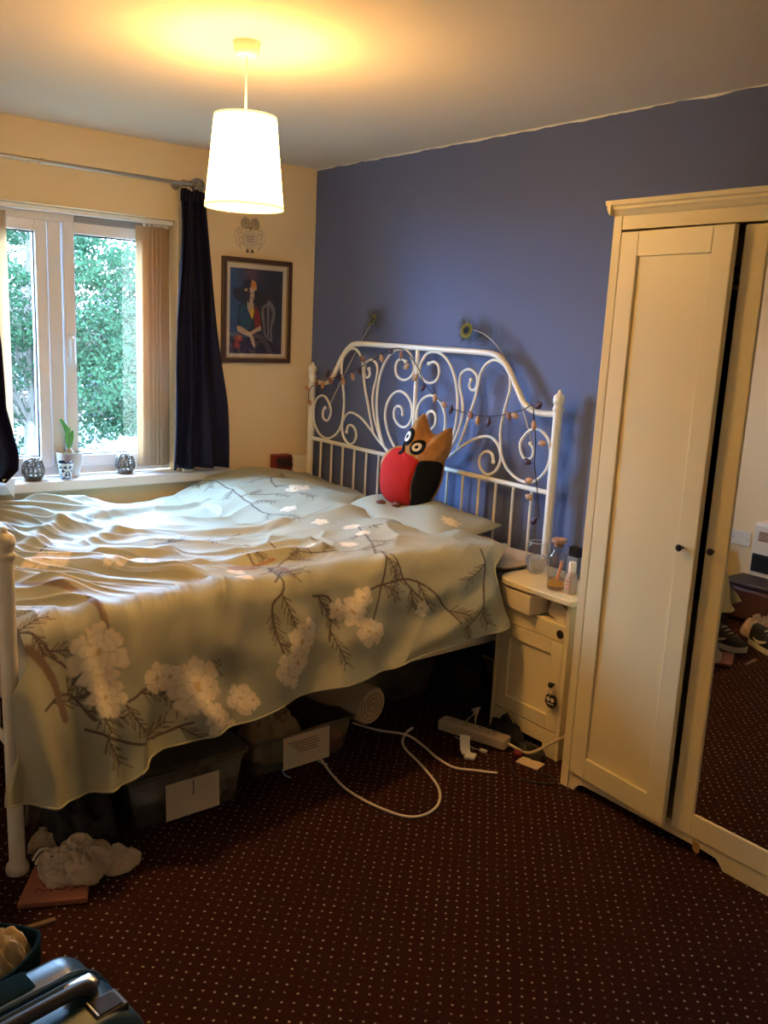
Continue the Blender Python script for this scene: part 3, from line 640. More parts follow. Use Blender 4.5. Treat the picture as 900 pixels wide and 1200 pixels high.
for l in (sA, sB, sC, sD, sE):
    for q_ in (l, mirror(l)):
        m = MB().tube(hp(q_, 5), 0.0062, 8); e = q_[0] if l is sA else q_[-1]
        m.ball((e[0], BY, e[1]), 0.0095, 10, 6); m.obj('scroll', METAL, bed)
for x in (BXL+0.05, BXR-0.05):
    MB().box(x-0.012, x+0.012, FYB, BY, 0.31, 0.375).obj('side_rail', METAL, bed, smooth=False, bevel=0.003)
MB().tube([(FXL, FYB, 0.80), (FXR, FYB, 0.80)], 0.0105, 12).obj('foot_rail', METAL, bed)
MB().tube([(FXL, FYB, 0.36), (FXR, FYB, 0.36)], 0.0105, 12).obj('foot_rail', METAL, bed)
for k in range(12): MB().tube([(FXL+(FXR-FXL)*(k+1)/13, FYB, 0.80), (FXL+(FXR-FXL)*(k+1)/13, FYB, 0.36)], 0.006, 8).obj('bar', METAL, bed)
for k in range(14): MB().box(BXL+0.06, BXR-0.06, FYB+0.08+0.14*k, FYB+0.15+0.14*k, 0.358, 0.372).obj('slat', mat('pine_slat', (0.5, 0.36, 0.2), 0.6), bed, smooth=False)
tag(MB().box(0.15, 1.765, -2.07, -0.095, 0.374, 0.575).obj('mattress', mat('mattress_ticking', (0.62, 0.56, 0.46), 0.85), bevel=0.03, sharp=180), 'pale double mattress lying in the bed frame under the duvet', 'mattress')

# ------------------------------------------------------------------ duvet
SAGE = np.array([0.36, 0.36, 0.265])
ny, nt_ = 600, 540
yy = np.linspace(0, 1, ny); 
# cross coordinate: T<=1.80 is the top (T = x), beyond it the sheet hangs down the near side
def near_z(y): return np.interp(y, [-2.2, -1.93, -1.78, -1.6, -1.32, -0.99, -0.68, -0.36, -0.2], [0.668, 0.674, 0.678, 0.690, 0.680, 0.690, 0.706, 0.724, 0.68])
def far_z(y): return np.interp(y, [-2.2, -1.8, -1.67, -1.45, -1.17, -1.0, -0.88, -0.70, -0.5, -0.25, -0.03], [0.66, 0.67, 0.684, 0.688, 0.645, 0.636, 0.645, 0.745, 0.780, 0.752, 0.69])
def hem_z(y): return np.interp(y, [-2.2, -2.15, -2.05, -1.88, -1.74, -1.52, -1.15, -0.79, -0.55, -0.42, -0.28], [0.290, 0.275, 0.250, 0.268, 0.312, 0.335, 0.357, 0.387, 0.42, 0.445, 0.46])
J, I = np.meshgrid(np.linspace(0, 1, nt_), yy)           # I along y, J across
NT = 0.60                                                # share of the grid on top
XF, XN, R = 0.085, 1.70, 0.10
top = J < NT
Tt = XF+(XN-XF)*np.clip(J/NT, 0, 1)
# end of the sheet towards the headboard and the foot, varies across
yend_top = np.interp(Tt, [0, 0.3, 0.70, 0.86, 1.0, 1.40, 1.52, 1.62, 1.80], [-0.12, -0.11, -0.13, -0.24, -0.40, -0.40, -0.37, -0.30, -0.275])
D = np.clip((J-NT)/(1-NT), 0, 1)
yend = np.where(top, yend_top, -0.275-0.145*sstep(0.0, 0.35, D))
ystart = np.where(top, -2.075, -2.075-0.055*sstep(0.25, 0.5, D)-0.040*sstep(0.75, 1.0, D))
y = ystart+(yend-ystart)*I
# top height
s = np.clip((Tt-XF)/(XN-XF), 0, 1)
zt = far_z(y)*(1-sstep(0, 0.55, s))+near_z(y)*sstep(0.0, 0.9, s)
zt = far_z(y)*(1-s)**1.4+near_z(y)*(1-(1-s)**1.4)
zt = zt-0.018*np.sin(PI*s)*sstep(-0.45, -0.75, y)+0.022*sstep(1.05, 1.62, Tt)*sstep(-0.35, -0.6, y)
zt = zt-0.055*np.exp(-((y+0.34)/0.10)**2)*sstep(0.85, 1.0, Tt)*(1-sstep(1.38, 1.55, Tt))       # tucked lower before the pillow
# far edge sags over the side
zt = zt-0.05*sstep(0.16, 0.085, Tt)
# wrinkles on top: long soft folds, ridged
def ridge(n, p=1.6): return (1-np.abs(n)*1.7).clip(0, 1)**p
wx = Tt+0.24*perlin(y*1.3, Tt*1.5, 2)+0.06*perlin(y*4, Tt*4, 3); wy = y+0.26*perlin(y*1.2+5, Tt*1.5, 4)+0.06*perlin(y*4+7, Tt*4, 31)
rot = 0.12+0.55*sstep(-1.1, -2.0, y)+0.35*perlin(y*0.9, Tt*0.9, 33)
c1 = wy*np.cos(rot)+wx*np.sin(rot); c2 = -wy*np.sin(rot)+wx*np.cos(rot)
w1 = ridge(perlin(c1*1.2, c2*3.4, 5), 1.8); w2 = ridge(perlin(c1*2.2+9, c2*5.2, 6), 2.4); w3 = ridge(perlin(c1*4+3, c2*4.5+1, 7), 2.4)
w4 = ridge(perlin(c1*5.5+3, c2*15+1, 9), 2.2)
mk = sstep(-0.25, 0.25, perlin(y*1.7+3, Tt*1.9, 35)); mk2 = sstep(-0.2, 0.3, perlin(y*2.1+13, Tt*2.3, 36))
amp = 0.50+0.65*sstep(-0.9, -1.7, y)
zw = (0.044*w1+0.030*w2*(0.2+0.9*mk)+0.022*w3*mk2+0.006*w4*(1-0.8*mk)-0.040)*amp
zw = zw*(1-0.35*sstep(-0.95, -0.6, y)*sstep(0.6, 0.3, Tt))
zw += 0.006*perlin(y*5, Tt*5, 8)
def foldline(yv, pv, pts, h, w):
    C = catmull(pts, 5); best = np.full(yv.shape, 9.0)
    for a, b in zip(C[:-1], C[1:]): best = np.minimum(best, seg_dist(yv, pv, a, b))
    return h*np.exp(-(best/w)**2)
Pd0 = np.where(top, Tt, 1.80+D*0.45)
for pts, h, w in (([(-1.70, 0.25), (-1.45, 0.40), (-1.15, 0.42), (-0.85, 0.40)], 0.022, 0.035), ([(-2.05, 0.75), (-1.75, 0.85), (-1.40, 0.80), (-1.10, 0.95), (-0.8, 1.0)], 0.024, 0.04),
                  ([(-2.02, 1.05), (-1.80, 1.25), (-1.60, 1.45), (-1.50, 1.70)], 0.030, 0.045), ([(-2.06, 1.20), (-1.93, 1.40), (-1.88, 1.62), (-1.84, 1.80)], 0.034, 0.05),
                  ([(-1.60, 1.10), (-1.35, 1.28), (-1.15, 1.30), (-0.9, 1.36)], 0.022, 0.03), ([(-1.5, 1.48), (-1.2, 1.56), (-0.95, 1.52)], 0.018, 0.03), ([(-1.95, 0.5), (-1.7, 0.6), (-1.5, 0.55)], 0.024, 0.04)):
    zw = zw+np.where(top, foldline(y, Tt, pts, h, w), 0)
edge = sstep(XN, XN-0.14, Tt)
zt = zt+zw*(0.45+0.55*edge)
# build positions
zn = near_z(y)+0.45*zw
zn = np.where(top, 0, zn)
drop = np.maximum(0.05, near_z(y)-hem_z(y))
AM = np.interp(y, [-2.2, -0.9, -0.5, -0.28], [math.radians(66), math.radians(66), math.radians(68), math.radians(66)])
arc = R*AM; tot = arc+(drop-R*(1-np.cos(AM)))/np.sin(AM)
d = D*tot
ang = np.clip(d/arc, 0, 1)*AM
edge_z = zt[:, int(NT*nt_)-1][:, None]*np.ones_like(J)
ext = np.clip(d-arc, 0, None)
X = np.where(top, Tt, XN+R*np.sin(ang)+ext*np.cos(AM))
Z = np.where(top, zt, edge_z-R*(1-np.cos(ang))-ext*np.sin(AM))
Z = np.where(top, Z, Z+(near_z(y)-edge_z)*np.clip(ext/(tot-arc+1e-6), 0, 1))
# the head end of the sheet is pulled out towards the bedside table
pull = 0.075*sstep(-0.85, -0.42, y)*sstep(1.30, 1.70, Tt)
X = X+np.where(top, pull, 0.075*sstep(-0.85, -0.42, y))
# hanging folds on the near side, deeper at the foot corner and low down
dn = sstep(0.10, 0.9, D)
fo = y+0.22*(D-0.3)*(1-0.7*sstep(-1.5, -1.9, y))+0.07*perlin(y*3+2, D*1.6, 12)
f1 = perlin(fo*4.2, fo*0+D*0.5, 13); f2 = perlin(fo*9.5, D*0.9, 14); f3 = perlin(y*5+1, D*4, 15)
fold = 0.050*f1+0.024*f2+0.022*f3+0.016*ridge(perlin(fo*2.6+4, D*0.7, 41), 3)
for pts, h, w in (([(-1.84, 1.80), (-1.80, 1.95), (-1.84, 2.10), (-1.86, 2.26)], 0.055, 0.055), ([(-1.62, 1.80), (-1.60, 1.92), (-1.66, 2.05), (-1.60, 2.24)], 0.032, 0.035), ([(-1.36, 1.82), (-1.44, 1.95), (-1.50, 2.03)], 0.022, 0.035),
                  ([(-1.24, 1.82), (-1.28, 1.95), (-1.22, 2.02)], 0.020, 0.03), ([(-1.06, 1.82), (-1.12, 1.93), (-1.08, 2.0)], 0.018, 0.03), ([(-0.30, 1.84), (-0.40, 2.0), (-0.62, 2.16), (-0.90, 2.25)], 0.026, 0.04), ([(-0.38, 1.82), (-0.50, 1.95), (-0.75, 2.06)], 0.018, 0.035), ([(-0.80, 1.82), (-0.92, 1.92), (-1.0, 2.02)], 0.016, 0.03)):
    fold = fold+np.where(top, 0, foldline(y, Pd0, pts, h, w))
foot = sstep(-1.72, -1.98, y)
fold += foot*(0.024*np.sin(fo*46+0.8)+0.012*np.sin(fo*83+2))*(0.55+0.45*dn)
tailf = sstep(-0.52, -0.36, y)
fold += tailf*0.020*np.sin((y+0.28)*52-0.6)*(0.5+0.5*dn)
bulge = 0.012*np.sin(PI*np.clip(D*1.05, 0, 1))+0.0*dn
nx = np.where(top, 0, np.sin(ang)); nz = np.where(top, 1, np.cos(ang))
X = X+nx*(bulge+fold*(0.25+0.75*dn)*sstep(0, 0.18, D))
Z = Z+np.where(top, 0, nz*0.4*fold*sstep(0, 0.2, D))
# a big soft roll along the headboard end of the hanging side
Y = y+np.where(top, 0.0, 0.012*np.sin(D*7+1)*tailf)+0.006*perlin(Tt*6+D*5, y*3, 16)
hemw = np.where(top, 0, sstep(0.75, 1, D)*0.012*perlin(y*6, y*0+3.3, 17)); Z = Z+hemw
verts = np.stack([X, Y, Z], -1).reshape(-1, 3)
# printed pattern, in sheet coordinates (P across: x on top, then down the side)
Pc = np.where(top, Tt*1.80/XN, 1.80+(d-0.05)).ravel(); Qc = y.ravel()
wob = 0.010*perlin(Qc*14, Pc*14, 20)
wob2 = 0.012*perlin(Qc*34+3, Pc*34, 22); wob3 = 0.012*perlin(Qc*34, Pc*34+9, 23)
colv = np.tile(SAGE, (Pc.size, 1)); colv *= (1+0.05*perlin(Qc*40, Pc*40, 21))[:, None]
BR = np.array([0.085, 0.060, 0.045]); prg = np.random.default_rng(5)
def stroke(a, b, w, col=BR):
    lo = np.minimum(a, b)-0.03; hi = np.maximum(a, b)+0.03
    k = np.nonzero((Qc > lo[0]) & (Qc < hi[0]) & (Pc > lo[1]) & (Pc < hi[1]))[0]
    if k.size == 0: return
    dd = seg_dist(Qc[k]+wob[k]*0.5, Pc[k]+wob[k]*0.5, a, b); al = sstep(w*1.35, w*0.55, dd)[:, None]
    colv[k] = colv[k]*(1-al)+np.array(col)*al
def twig(p, ang_, ln):
    for j in range(6):
        t = (j+0.5)/6; b = np.array(p)+t*ln*np.array([math.cos(ang_), math.sin(ang_)])
        for sgn in (-1, 1):
            a2 = ang_+sgn*prg.uniform(0.45, 0.8); l = prg.uniform(0.022, 0.042)
            stroke(b, b+l*np.array([math.cos(a2), math.sin(a2)]), 0.0021, (0.15, 0.125, 0.085))
    stroke(np.array(p), np.array(p)+ln*np.array([math.cos(ang_), math.sin(ang_)]), 0.0023)
def branch(pts, w=0.0036):
    C = catmull(pts, 6)
    for a, b in zip(C[:-1], C[1:]): stroke(np.array(a), np.array(b), w)
    for i in range(2, len(C)-1, 4):
        dv = C[i]-C[i-1]; a0 = math.atan2(dv[1], dv[0]); twig(C[i], a0+prg.choice([-1, 1])*prg.uniform(0.5, 1.0), prg.uniform(0.06, 0.12))
def flower(q, p, r, n=6, col=(0.70, 0.62, 0.46), core=(0.55, 0.38, 0.16), rot=0.0, ecc=1.0):
    k = np.nonzero((abs(Qc-q) < 1.6*r) & (abs(Pc-p) < 1.6*r))[0]
    if k.size == 0: return
    dx = (Qc[k]-q)+wob[k]*0.6+wob2[k]; dy = (Pc[k]-p)*ecc+wob[k]*0.6+wob3[k]
    for ring, (rr, no, sh) in enumerate(((1.0, n, 1.0), (0.70, n-1, 1.07), (0.42, 4, 1.13))):
        R_ = np.hypot(dx, dy)/(r*rr); th = np.arctan2(dy, dx)+rot+ring*0.9
        lobe = 0.70+0.24*np.abs(np.cos(no*th/2))**0.7+0.06*np.abs(np.cos(no*1.5*th+ring))
        e = R_/lobe
        al = sstep(1.03, 0.95, e)[:, None]
        tone = (0.80+0.25*e.clip(0, 1)-0.22*(np.abs(np.sin(no*th/2)) > 0.975)*(e > 0.35))*sh*(1-0.25*sstep(0.86, 0.99, e))
        cc = np.array(col)*tone[:, None]
        colv[k] = colv[k]*(1-al)+cc*al
    al = sstep(0.16, 0.10, np.hypot(dx, dy)/r)[:, None]; colv[k] = colv[k]*(1-al)+np.array(core)*al
brs = [[(-1.95, 2.02), (-1.849, 2.05), (-1.775, 2.03), (-1.672, 2.034), (-1.60, 2.01)], [(-2.10, 1.80), (-2.05, 1.83), (-2.0, 1.917), (-1.918, 1.96)],
       [(-1.15, 1.50), (-1.262, 1.60), (-1.268, 1.824), (-1.334, 1.893), (-1.325, 2.03)], [(-1.29, 1.81), (-1.15, 1.70), (-1.043, 1.66), (-0.838, 1.705), (-0.80, 1.88), (-0.743, 1.96)],
       [(-0.60, 1.35), (-0.685, 1.50), (-0.78, 1.70), (-0.959, 1.99)], [(-1.174, 1.877), (-1.11, 1.90), (-1.138, 2.02)], [(-0.946, 1.892), (-0.748, 1.90), (-0.62, 2.05)],
       [(-0.80, 0.12), (-0.71, 0.24), (-0.734, 0.58), (-0.755, 0.875), (-0.70, 1.02)], [(-1.085, 1.28), (-1.041, 1.46), (-1.03, 1.666)], [(-0.734, 0.58), (-0.60, 0.66), (-0.50, 0.80)],
       [(-1.95, 2.10), (-1.80, 2.17), (-1.66, 2.15)], [(-2.0, 0.9), (-1.85, 1.0), (-1.70, 0.95)], [(-1.5, 0.5), (-1.3, 0.55), (-1.15, 0.75)], [(-2.05, 2.03), (-1.98, 2.0), (-1.93, 2.08)],
       [(-1.35, 1.05), (-1.2, 1.12), (-1.0, 1.08)], [(-0.45, 1.80), (-0.52, 2.0), (-0.60, 2.08)], [(-0.35, 0.35), (-0.5, 0.45), (-0.55, 0.6)]]
for b_ in brs: branch(b_)
bark2 = lambda pts: [stroke(np.array(a), np.array(b), 0.010, (0.19, 0.13, 0.09)) for a, b in zip(catmull(pts, 5)[:-1], catmull(pts, 5)[1:])]
bark2([(-2.05, 1.45), (-1.93, 1.62), (-1.86, 1.78), (-1.87, 1.90)]); bark2([(-2.07, 1.86), (-2.02, 1.95), (-2.0, 2.06)])
for (q, p, r) in ((-1.632, 2.06, 0.085), (-1.894, 1.925, 0.085), (-1.538, 1.50, 0.10), (-1.83, 1.28, 0.09), (-1.89, 2.03, 0.055), (-1.62, 1.45, 0.08)): flower(q, p, r, 7, rot=q*3)
for (q, p, r) in ((-1.591, 2.16, 0.045), (-1.56, 2.19, 0.035), (-1.493, 2.12, 0.045), (-1.46, 2.13, 0.03), (-1.314, 2.07, 0.05), (-1.29, 2.10, 0.035), (-1.737, 2.01, 0.048), (-1.70, 2.02, 0.036), (-1.25, 2.0, 0.055), (-1.21, 1.97, 0.035), (-0.984, 2.02, 0.05), (-0.95, 2.03, 0.035), (-1.031, 1.95, 0.05), (-0.98, 1.91, 0.035), (-1.09, 1.93, 0.035), (-0.931, 1.54, 0.038), (-1.194, 1.55, 0.03), (-0.82, 1.6, 0.035), (-0.743, 1.99, 0.028), (-0.68, 1.185, 0.04), (-0.502, 0.684, 0.05), (-0.46, 0.70, 0.035), (-0.685, 1.5, 0.035), (-0.672, 0.914, 0.045), (-1.37, 1.76, 0.03), (-0.62, 1.33, 0.04), (-1.5, 0.62, 0.04), (-1.2, 0.9, 0.04), (-1.27, 2.06, 0.05), (-1.05, 1.36, 0.035)): flower(q, p, r, 5, col=(0.74, 0.66, 0.50), rot=q*7)
# a bird in the branches
for (a, b, w, cc) in (((-1.40, 1.70), (-1.30, 1.74), 0.022, (0.30, 0.17, 0.07)), ((-1.43, 1.68), (-1.40, 1.70), 0.020, (0.35, 0.34, 0.12)), ((-1.30, 1.74), (-1.22, 1.76), 0.012, (0.20, 0.11, 0.06)), ((-1.28, 1.70), (-1.20, 1.69), 0.009, (0.30, 0.15, 0.08))): stroke(np.array(a), np.array(b), w, cc)
dv_ = MB(); dv_.v = [tuple(p) for p in verts.tolist()]
idx = np.arange(ny*nt_).reshape(ny, nt_)
dv_.f = np.stack([idx[:-1, :-1], idx[:-1, 1:], idx[1:, 1:], idx[1:, :-1]], -1).reshape(-1, 4).tolist()
duvet = thing('duvet', 'rumpled sage green duvet with blossom branches and white flowers, hanging off the bed', 'duvet', (0.95, -1.2, 0.5))
dv_.obj('cover', mat_attr('printed_sateen', 0.60, sheen=0.0, bump=0.12, bscale=45), duvet, colors=colv.clip(0, 1), sharp=180, solid=0.016)
hem = [tuple(verts[idx[i, -1]]) for i in range(0, ny, 5)]
rim = [tuple(verts[idx[-1, j]]) for j in range(nt_-1, int(NT*nt_)-60, -4)]
PIPE = mat('cream_piping', (0.36, 0.35, 0.25), 0.6)
MB().tube([(p[0]+0.003, p[1], p[2]) for p in hem]+[(p[0], p[1]+0.004, p[2]) for p in rim], 0.0034, 6).obj('piping', PIPE, duvet)

# ------------------------------------------------------------------ pillows
def pillow(name, label, x0, x1, y0, y1, z0, th, col, tilt=(0, 0, 0), pipe=None, painter=None, grp=None):
    cx, cy, hx, hy = (x0+x1)/2, (y0+y1)/2, (x1-x0)/2, (y1-y0)/2; n = 60; m_ = 40
    t = thing(name, label, 'pillow', (cx, cy, z0), grp)
    R_ = Euler(tilt).to_matrix()
    def pt(u, v, sgn):
        a, b = 2*u-1, 2*v-1
        k = ((1-abs(a)**2.6)*(1-abs(b)**2.6)).clip(0, 1)**0.55 if hasattr(a, 'clip') else max(0, (1-abs(a)**2.6)*(1-abs(b)**2.6))**0.55
        px = a*hx*(1-0.05*(1-abs(a))*b*b-0.03*b*b); py = b*hy*(1-0.04*a*a)
        z = sgn*th*0.5*k+0.012*math.sin(5*a+3*b)*k*(sgn > 0)
        p = R_ @ Vector((px, py, z)); return (cx+p.x, cy+p.y, z0+th*0.5+p.z)
    m = MB(); m.grid(lambda u, v: pt(u, v, 1), n, m_); m.grid(lambda u, v: pt(u, v, -1), n, m_)
    U_, V_ = np.meshgrid(np.linspace(0, 1, n), np.linspace(0, 1, m_)); U_ = U_.ravel(); V_ = V_.ravel()
    c0 = np.tile(np.array(col), (n*m_, 1)); c1_ = c0.copy()
    if painter: painter(U_, V_, c0)
    m.obj('case', mat_attr('printed_sateen'), t, colors=np.concatenate([c0, c1_]), sharp=180)
    if pipe is not None:
        ring = [pt(a, 0, 1) for a in np.linspace(0, 1, 20)]+[pt(1, a, 1) for a in np.linspace(0, 1, 14)[1:]]+[pt(a, 1, 1) for a in np.linspace(1, 0, 20)[1:]]+[pt(0, a, 1) for a in np.linspace(1, 0, 14)[1:-1]]
        m = MB(); m.tube(ring, 0.0045, 6, closed=True); m.obj('piping', pipe, t)
    return t
def star(U_, V_, c):
    th = np.arctan2((V_-0.38)*0.5, U_-0.86); r = np.hypot(U_-0.86, (V_-0.38)*0.62)
    c[r < 0.065*(0.6+0.4*np.abs(np.cos(4*th)))] = (0.72, 0.62, 0.36)
pillow('pillow', 'sage green pillow with cream blossom and piped edge under the owl cushion', 0.90, 1.60, -0.44, -0.09, 0.655, 0.11, SAGE*0.95, (0.10, 0.02, 0.03), PIPE, star)
pillow('pillow', 'plain beige pillow sticking out between the duvet end and bedside table', 1.18, 1.855, -0.34, -0.085, 0.575, 0.095, (0.56, 0.45, 0.32), (0.0, -0.03, 0.0))
pillow('pillow', 'pillow humped under the duvet on the far side by the window wall', 0.16, 0.82, -0.50, -0.10, 0.58, 0.13, SAGE*1.05, (0.1, 0, 0.0), PIPE)
def lump(name, mtl, c, sc, seed, parent=None, amp=0.25, fr=2.2, n=44, flat=True, folds=0.0, sub=0):
    """crumpled cloth heap: a dome of noise-displaced surface sitting on z = c.z"""
    m = MB(); rr = np.random.default_rng(seed); o1, o2 = rr.uniform(0, 50, 2)
    def fn(u, v):
        a = 2*PI*u; ph = v*PI/2*1.02; r = math.cos(ph) if v < 1 else 0.0; zz = math.sin(ph)
        ca, sa = math.cos(a), math.sin(a)
        k = float(perlin(np.array(o1+ca*r*fr+zz), np.array(o2+sa*r*fr+0.5*zz), seed % 13))
        k2 = float(perlin(np.array(o2+ca*fr*2.3*r), np.array(o1+sa*fr*2.3*r+zz*2), seed % 7))
        k3 = (1-abs(k2)*2.2)
        k4 = float(perlin(np.array(o1+ca*r*fr*1.9+2*zz), np.array(o2+sa*r*fr*1.9+zz*2), 3)); q = 1+amp*(1.6*k+0.55*k3*folds)-0.09*folds*max(0, 1-abs(k4)*8)
        return (c[0]+sc[0]*ca*r*q, c[1]+sc[1]*sa*r*q, c[2]+sc[2]*max(0.0, zz*(0.75+0.5*k+0.25*k3*folds-0.12*folds*max(0, 1-abs(k4)*8))))
    m.grid(fn, n, n//2, True)
    return m.obj(name, mtl, parent, sharp=180, sub=sub)

# ------------------------------------------------------------------ owl cushion
owl = thing('owl_cushion', 'owl-shaped cushion with red belly, tan head and big white eyes', 'cushion', (1.19, -0.27, 0.745))
ca_, sa_ = math.cos(math.radians(25)), math.sin(math.radians(25)); OT = math.radians(-10)
OUT = [(0.024, 0.41), (0.047, 0.379), (0.066, 0.338), (0.094, 0.322), (0.127, 0.342), (0.157, 0.362), (0.169, 0.327), (0.172, 0.282), (0.165, 0.243), (0.150, 0.211), (0.152, 0.163), (0.145, 0.11), (0.124, 0.055), (0.092, 0.012), (0.042, -0.004), (-0.016, -0.008), (-0.076, -0.001), (-0.122, 0.03), (-0.14, 0.076), (-0.146, 0.129), (-0.146, 0.19), (-0.125, 0.232), (-0.086, 0.255), (-0.050, 0.262), (-0.044, 0.287), (-0.032, 0.327), (-0.009, 0.370)]
OUT = [tuple(p) for p in catmull(OUT, 4, closed=True)]
OC = (0.018, 0.165); TH = 0.085
_oa = np.array([math.atan2(b-OC[1], a-OC[0]) for a, b in OUT]); _or = np.array([math.hypot(a-OC[0], b-OC[1]) for a, b in OUT])
_o = np.argsort(_oa); _oa, _or = _oa[_o], _or[_o]
def orad(th): return float(np.interp(th, np.concatenate([[_oa[-1]-2*PI], _oa, [_oa[0]+2*PI]]), np.concatenate([[_or[-1]], _or, [_or[0]]])))
def othick(u, v):
    th = math.atan2(v-OC[1], u-OC[0]); e = math.hypot(u-OC[0], v-OC[1])/orad(th)
    return TH*max(0.0, 1-min(1, e)**2.4)**0.6
def omap(u, v, d):
    """cushion coordinates to the world: d is towards the viewer's side of the cushion; leans back a little"""
    dd = d*math.cos(OT)-0; v2 = v*math.cos(OT)+d*0.10; d2 = d+v*math.sin(OT)
    return (1.19+u*ca_+d2*sa_, -0.27+u*sa_-d2*ca_, 0.745+v2)
m = MB()
for sg in (1, -1):
    def fn(a, e, sg=sg):
        th = 2*PI*a-PI; r = orad(th)*e; u, v = OC[0]+r*math.cos(th), OC[1]+r*math.sin(th)
        return omap(u, v, sg*othick(u, v)*(1 if sg > 0 else 0.75))
    m.grid(fn, 120, 16, True)
m.obj('body', mat('tan_plush', (0.36, 0.17, 0.055), 0.9, noise=0.45, nscale=28, spec=0.1, bump=0.5, bscale=160), owl, sharp=180)
def patch(name, outline, mtl, off, parent=owl, n=26, smooth=True):
    O = [tuple(p) for p in catmull(outline, 6, closed=True)]; c = np.mean(np.array(O), 0); m = MB()
    def fn(a, e):
        i = int(round(a*len(O))) % len(O); u = c[0]+(O[i][0]-c[0])*e; v = c[1]+(O[i][1]-c[1])*e
        return omap(u, v, othick(u, v)+off*(1-e**14)+0.0012)
    m.grid(fn, len(O), n, True)
    return m.obj(name, mtl, parent, sharp=180)
RED = mat('red_felt', (0.42, 0.020, 0.016), 0.9, noise=0.2, nscale=15, spec=0.1, bump=0.3, bscale=90)
BFELT = mat('black_felt', (0.008, 0.0075, 0.008), 0.95, spec=0.1)
patch('belly', [(-0.076, 0.247), (-0.040, 0.250), (0.006, 0.230), (0.043, 0.217), (0.065, 0.199), (0.047, 0.145), (0.037, 0.084), (0.035, 0.044), (0.026, 0.004), (-0.016, -0.004), (-0.069, 0.005), (-0.113, 0.033), (-0.134, 0.076), (-0.140, 0.129), (-0.126, 0.190), (-0.102, 0.229)], RED, 0.007)
patch('wing', [(0.068, 0.203), (0.140, 0.207), (0.149, 0.163), (0.142, 0.11), (0.121, 0.056), (0.090, 0.014), (0.030, -0.001), (0.039, 0.044), (0.041, 0.098), (0.052, 0.152)], BFELT, 0.009)
patch('wing', [(-0.082, 0.252), (-0.116, 0.234), (-0.141, 0.197), (-0.145, 0.156), (-0.137, 0.149), (-0.119, 0.186), (-0.080, 0.245)], mat('tan_felt', (0.36, 0.17, 0.06), 0.9, noise=0.3, nscale=30), 0.005)
el = lambda cx, cy, rx, ry, ro: [(cx+rx*math.cos(t)*math.cos(ro)-ry*math.sin(t)*math.sin(ro), cy+rx*math.cos(t)*math.sin(ro)+ry*math.sin(t)*math.cos(ro)) for t in np.linspace(0, 2*PI, 12, endpoint=False)]
EYW = mat('white_felt', (0.75, 0.70, 0.62), 0.9)
for (cx, cy, rx, ry, ro) in ((-0.008, 0.303, 0.031, 0.040, -0.35), (0.048, 0.262, 0.036, 0.031, 0.55)):
    e = patch('eye', el(cx, cy, rx, ry, ro), BFELT, 0.006, n=10)
    for ((sx, sy), k, mt) in (((1.0, 1.0), 0.58, EYW), ((1, 1), 0.23, BFELT), ):
        O = el(cx-0.002, cy+0.001, rx*k, ry*k, ro); mm = MB()
        off = 0.0095 if mt is EYW else 0.0120
        mm.grid(lambda a, q: (lambda i: omap(cx-0.002+(O[i][0]-cx+0.002)*q, cy+0.001+(O[i][1]-cy-0.001)*q, othick(cx, cy)*0+othick(cx+(O[i][0]-cx)*q, cy+(O[i][1]-cy)*q)+off))(int(round(a*12)) % 12), 12, 4, True)
        mm.obj('eye_white' if mt is EYW else 'pupil', mt, e, sharp=180)
patch('beak', [(-0.031, 0.276), (-0.016, 0.258), (-0.013, 0.244), (-0.020, 0.226), (-0.036, 0.219), (-0.046, 0.228), (-0.034, 0.246)], BFELT, 0.008, n=6)
mm = MB(); mm.tube([omap(a, b, othick(a, b)+0.005) for a, b in catmull([(0.035, 0.155), (0.005, 0.118), (-0.018, 0.06), (-0.016, 0.004)], 6)], 0.0012, 5); mm.obj('seam', BFELT, owl)
for du in (-0.105, -0.03): 
    mm = MB(); mm.ball(omap(du, 0.004, 0.050), 0.020, 12, 8, (1.1, 1.1, 0.6)); mm.obj('foot', mat('brown_felt', (0.14, 0.05, 0.03), 0.9), owl)

# ------------------------------------------------------------------ garland of wooden petal lights and peacock feathers
gl = thing('petal_garland', 'dark cord garland of wooden and purple petals draped along the headboard', 'garland', (0.965, -0.09, 1.2))
GX = [[0.114, 1.10], [0.118, 1.15], [0.15, 1.182], [0.21, 1.19], [0.275, 1.221], [0.423, 1.262], [0.584, 1.314], [0.715, 1.37], [0.803, 1.408], [0.903, 1.403], [1.0, 1.332], [1.047, 1.267], [1.156, 1.201], [1.242, 1.172], [1.377, 1.160], [1.503, 1.167], [1.651, 1.206], [1.704, 1.232], [1.717, 1.186], [1.737, 1.088], [1.741, 1.004], [1.765, 0.906], [1.790, 0.792]]
GY = -0.088
MB().tube([(a, GY, b) for a, b in catmull(GX, 6)], 0.0022, 6).obj('cord', BLACK, gl)
BD = [[0.111, 1.164], [0.131, 1.098], [0.198, 1.198], [0.250, 1.20], [0.296, 1.253], [0.321, 1.225], [0.40, 1.25], [0.432, 1.233], [0.51, 1.26], [0.565, 1.292], [0.588, 1.347], [0.735, 1.363], [0.797, 1.398], [0.88, 1.387], [0.927, 1.335], [0.992, 1.29], [1.048, 1.248], [1.133, 1.21], [1.191, 1.186], [1.242, 1.172], [1.361, 1.159], [1.41, 1.142], [1.475, 1.143], [1.584, 1.179], [1.617, 1.182], [1.739, 1.231], [1.725, 1.157], [1.772, 1.089], [1.709, 1.006], [1.726, 0.933], [1.736, 0.866], [1.770, 0.779]]
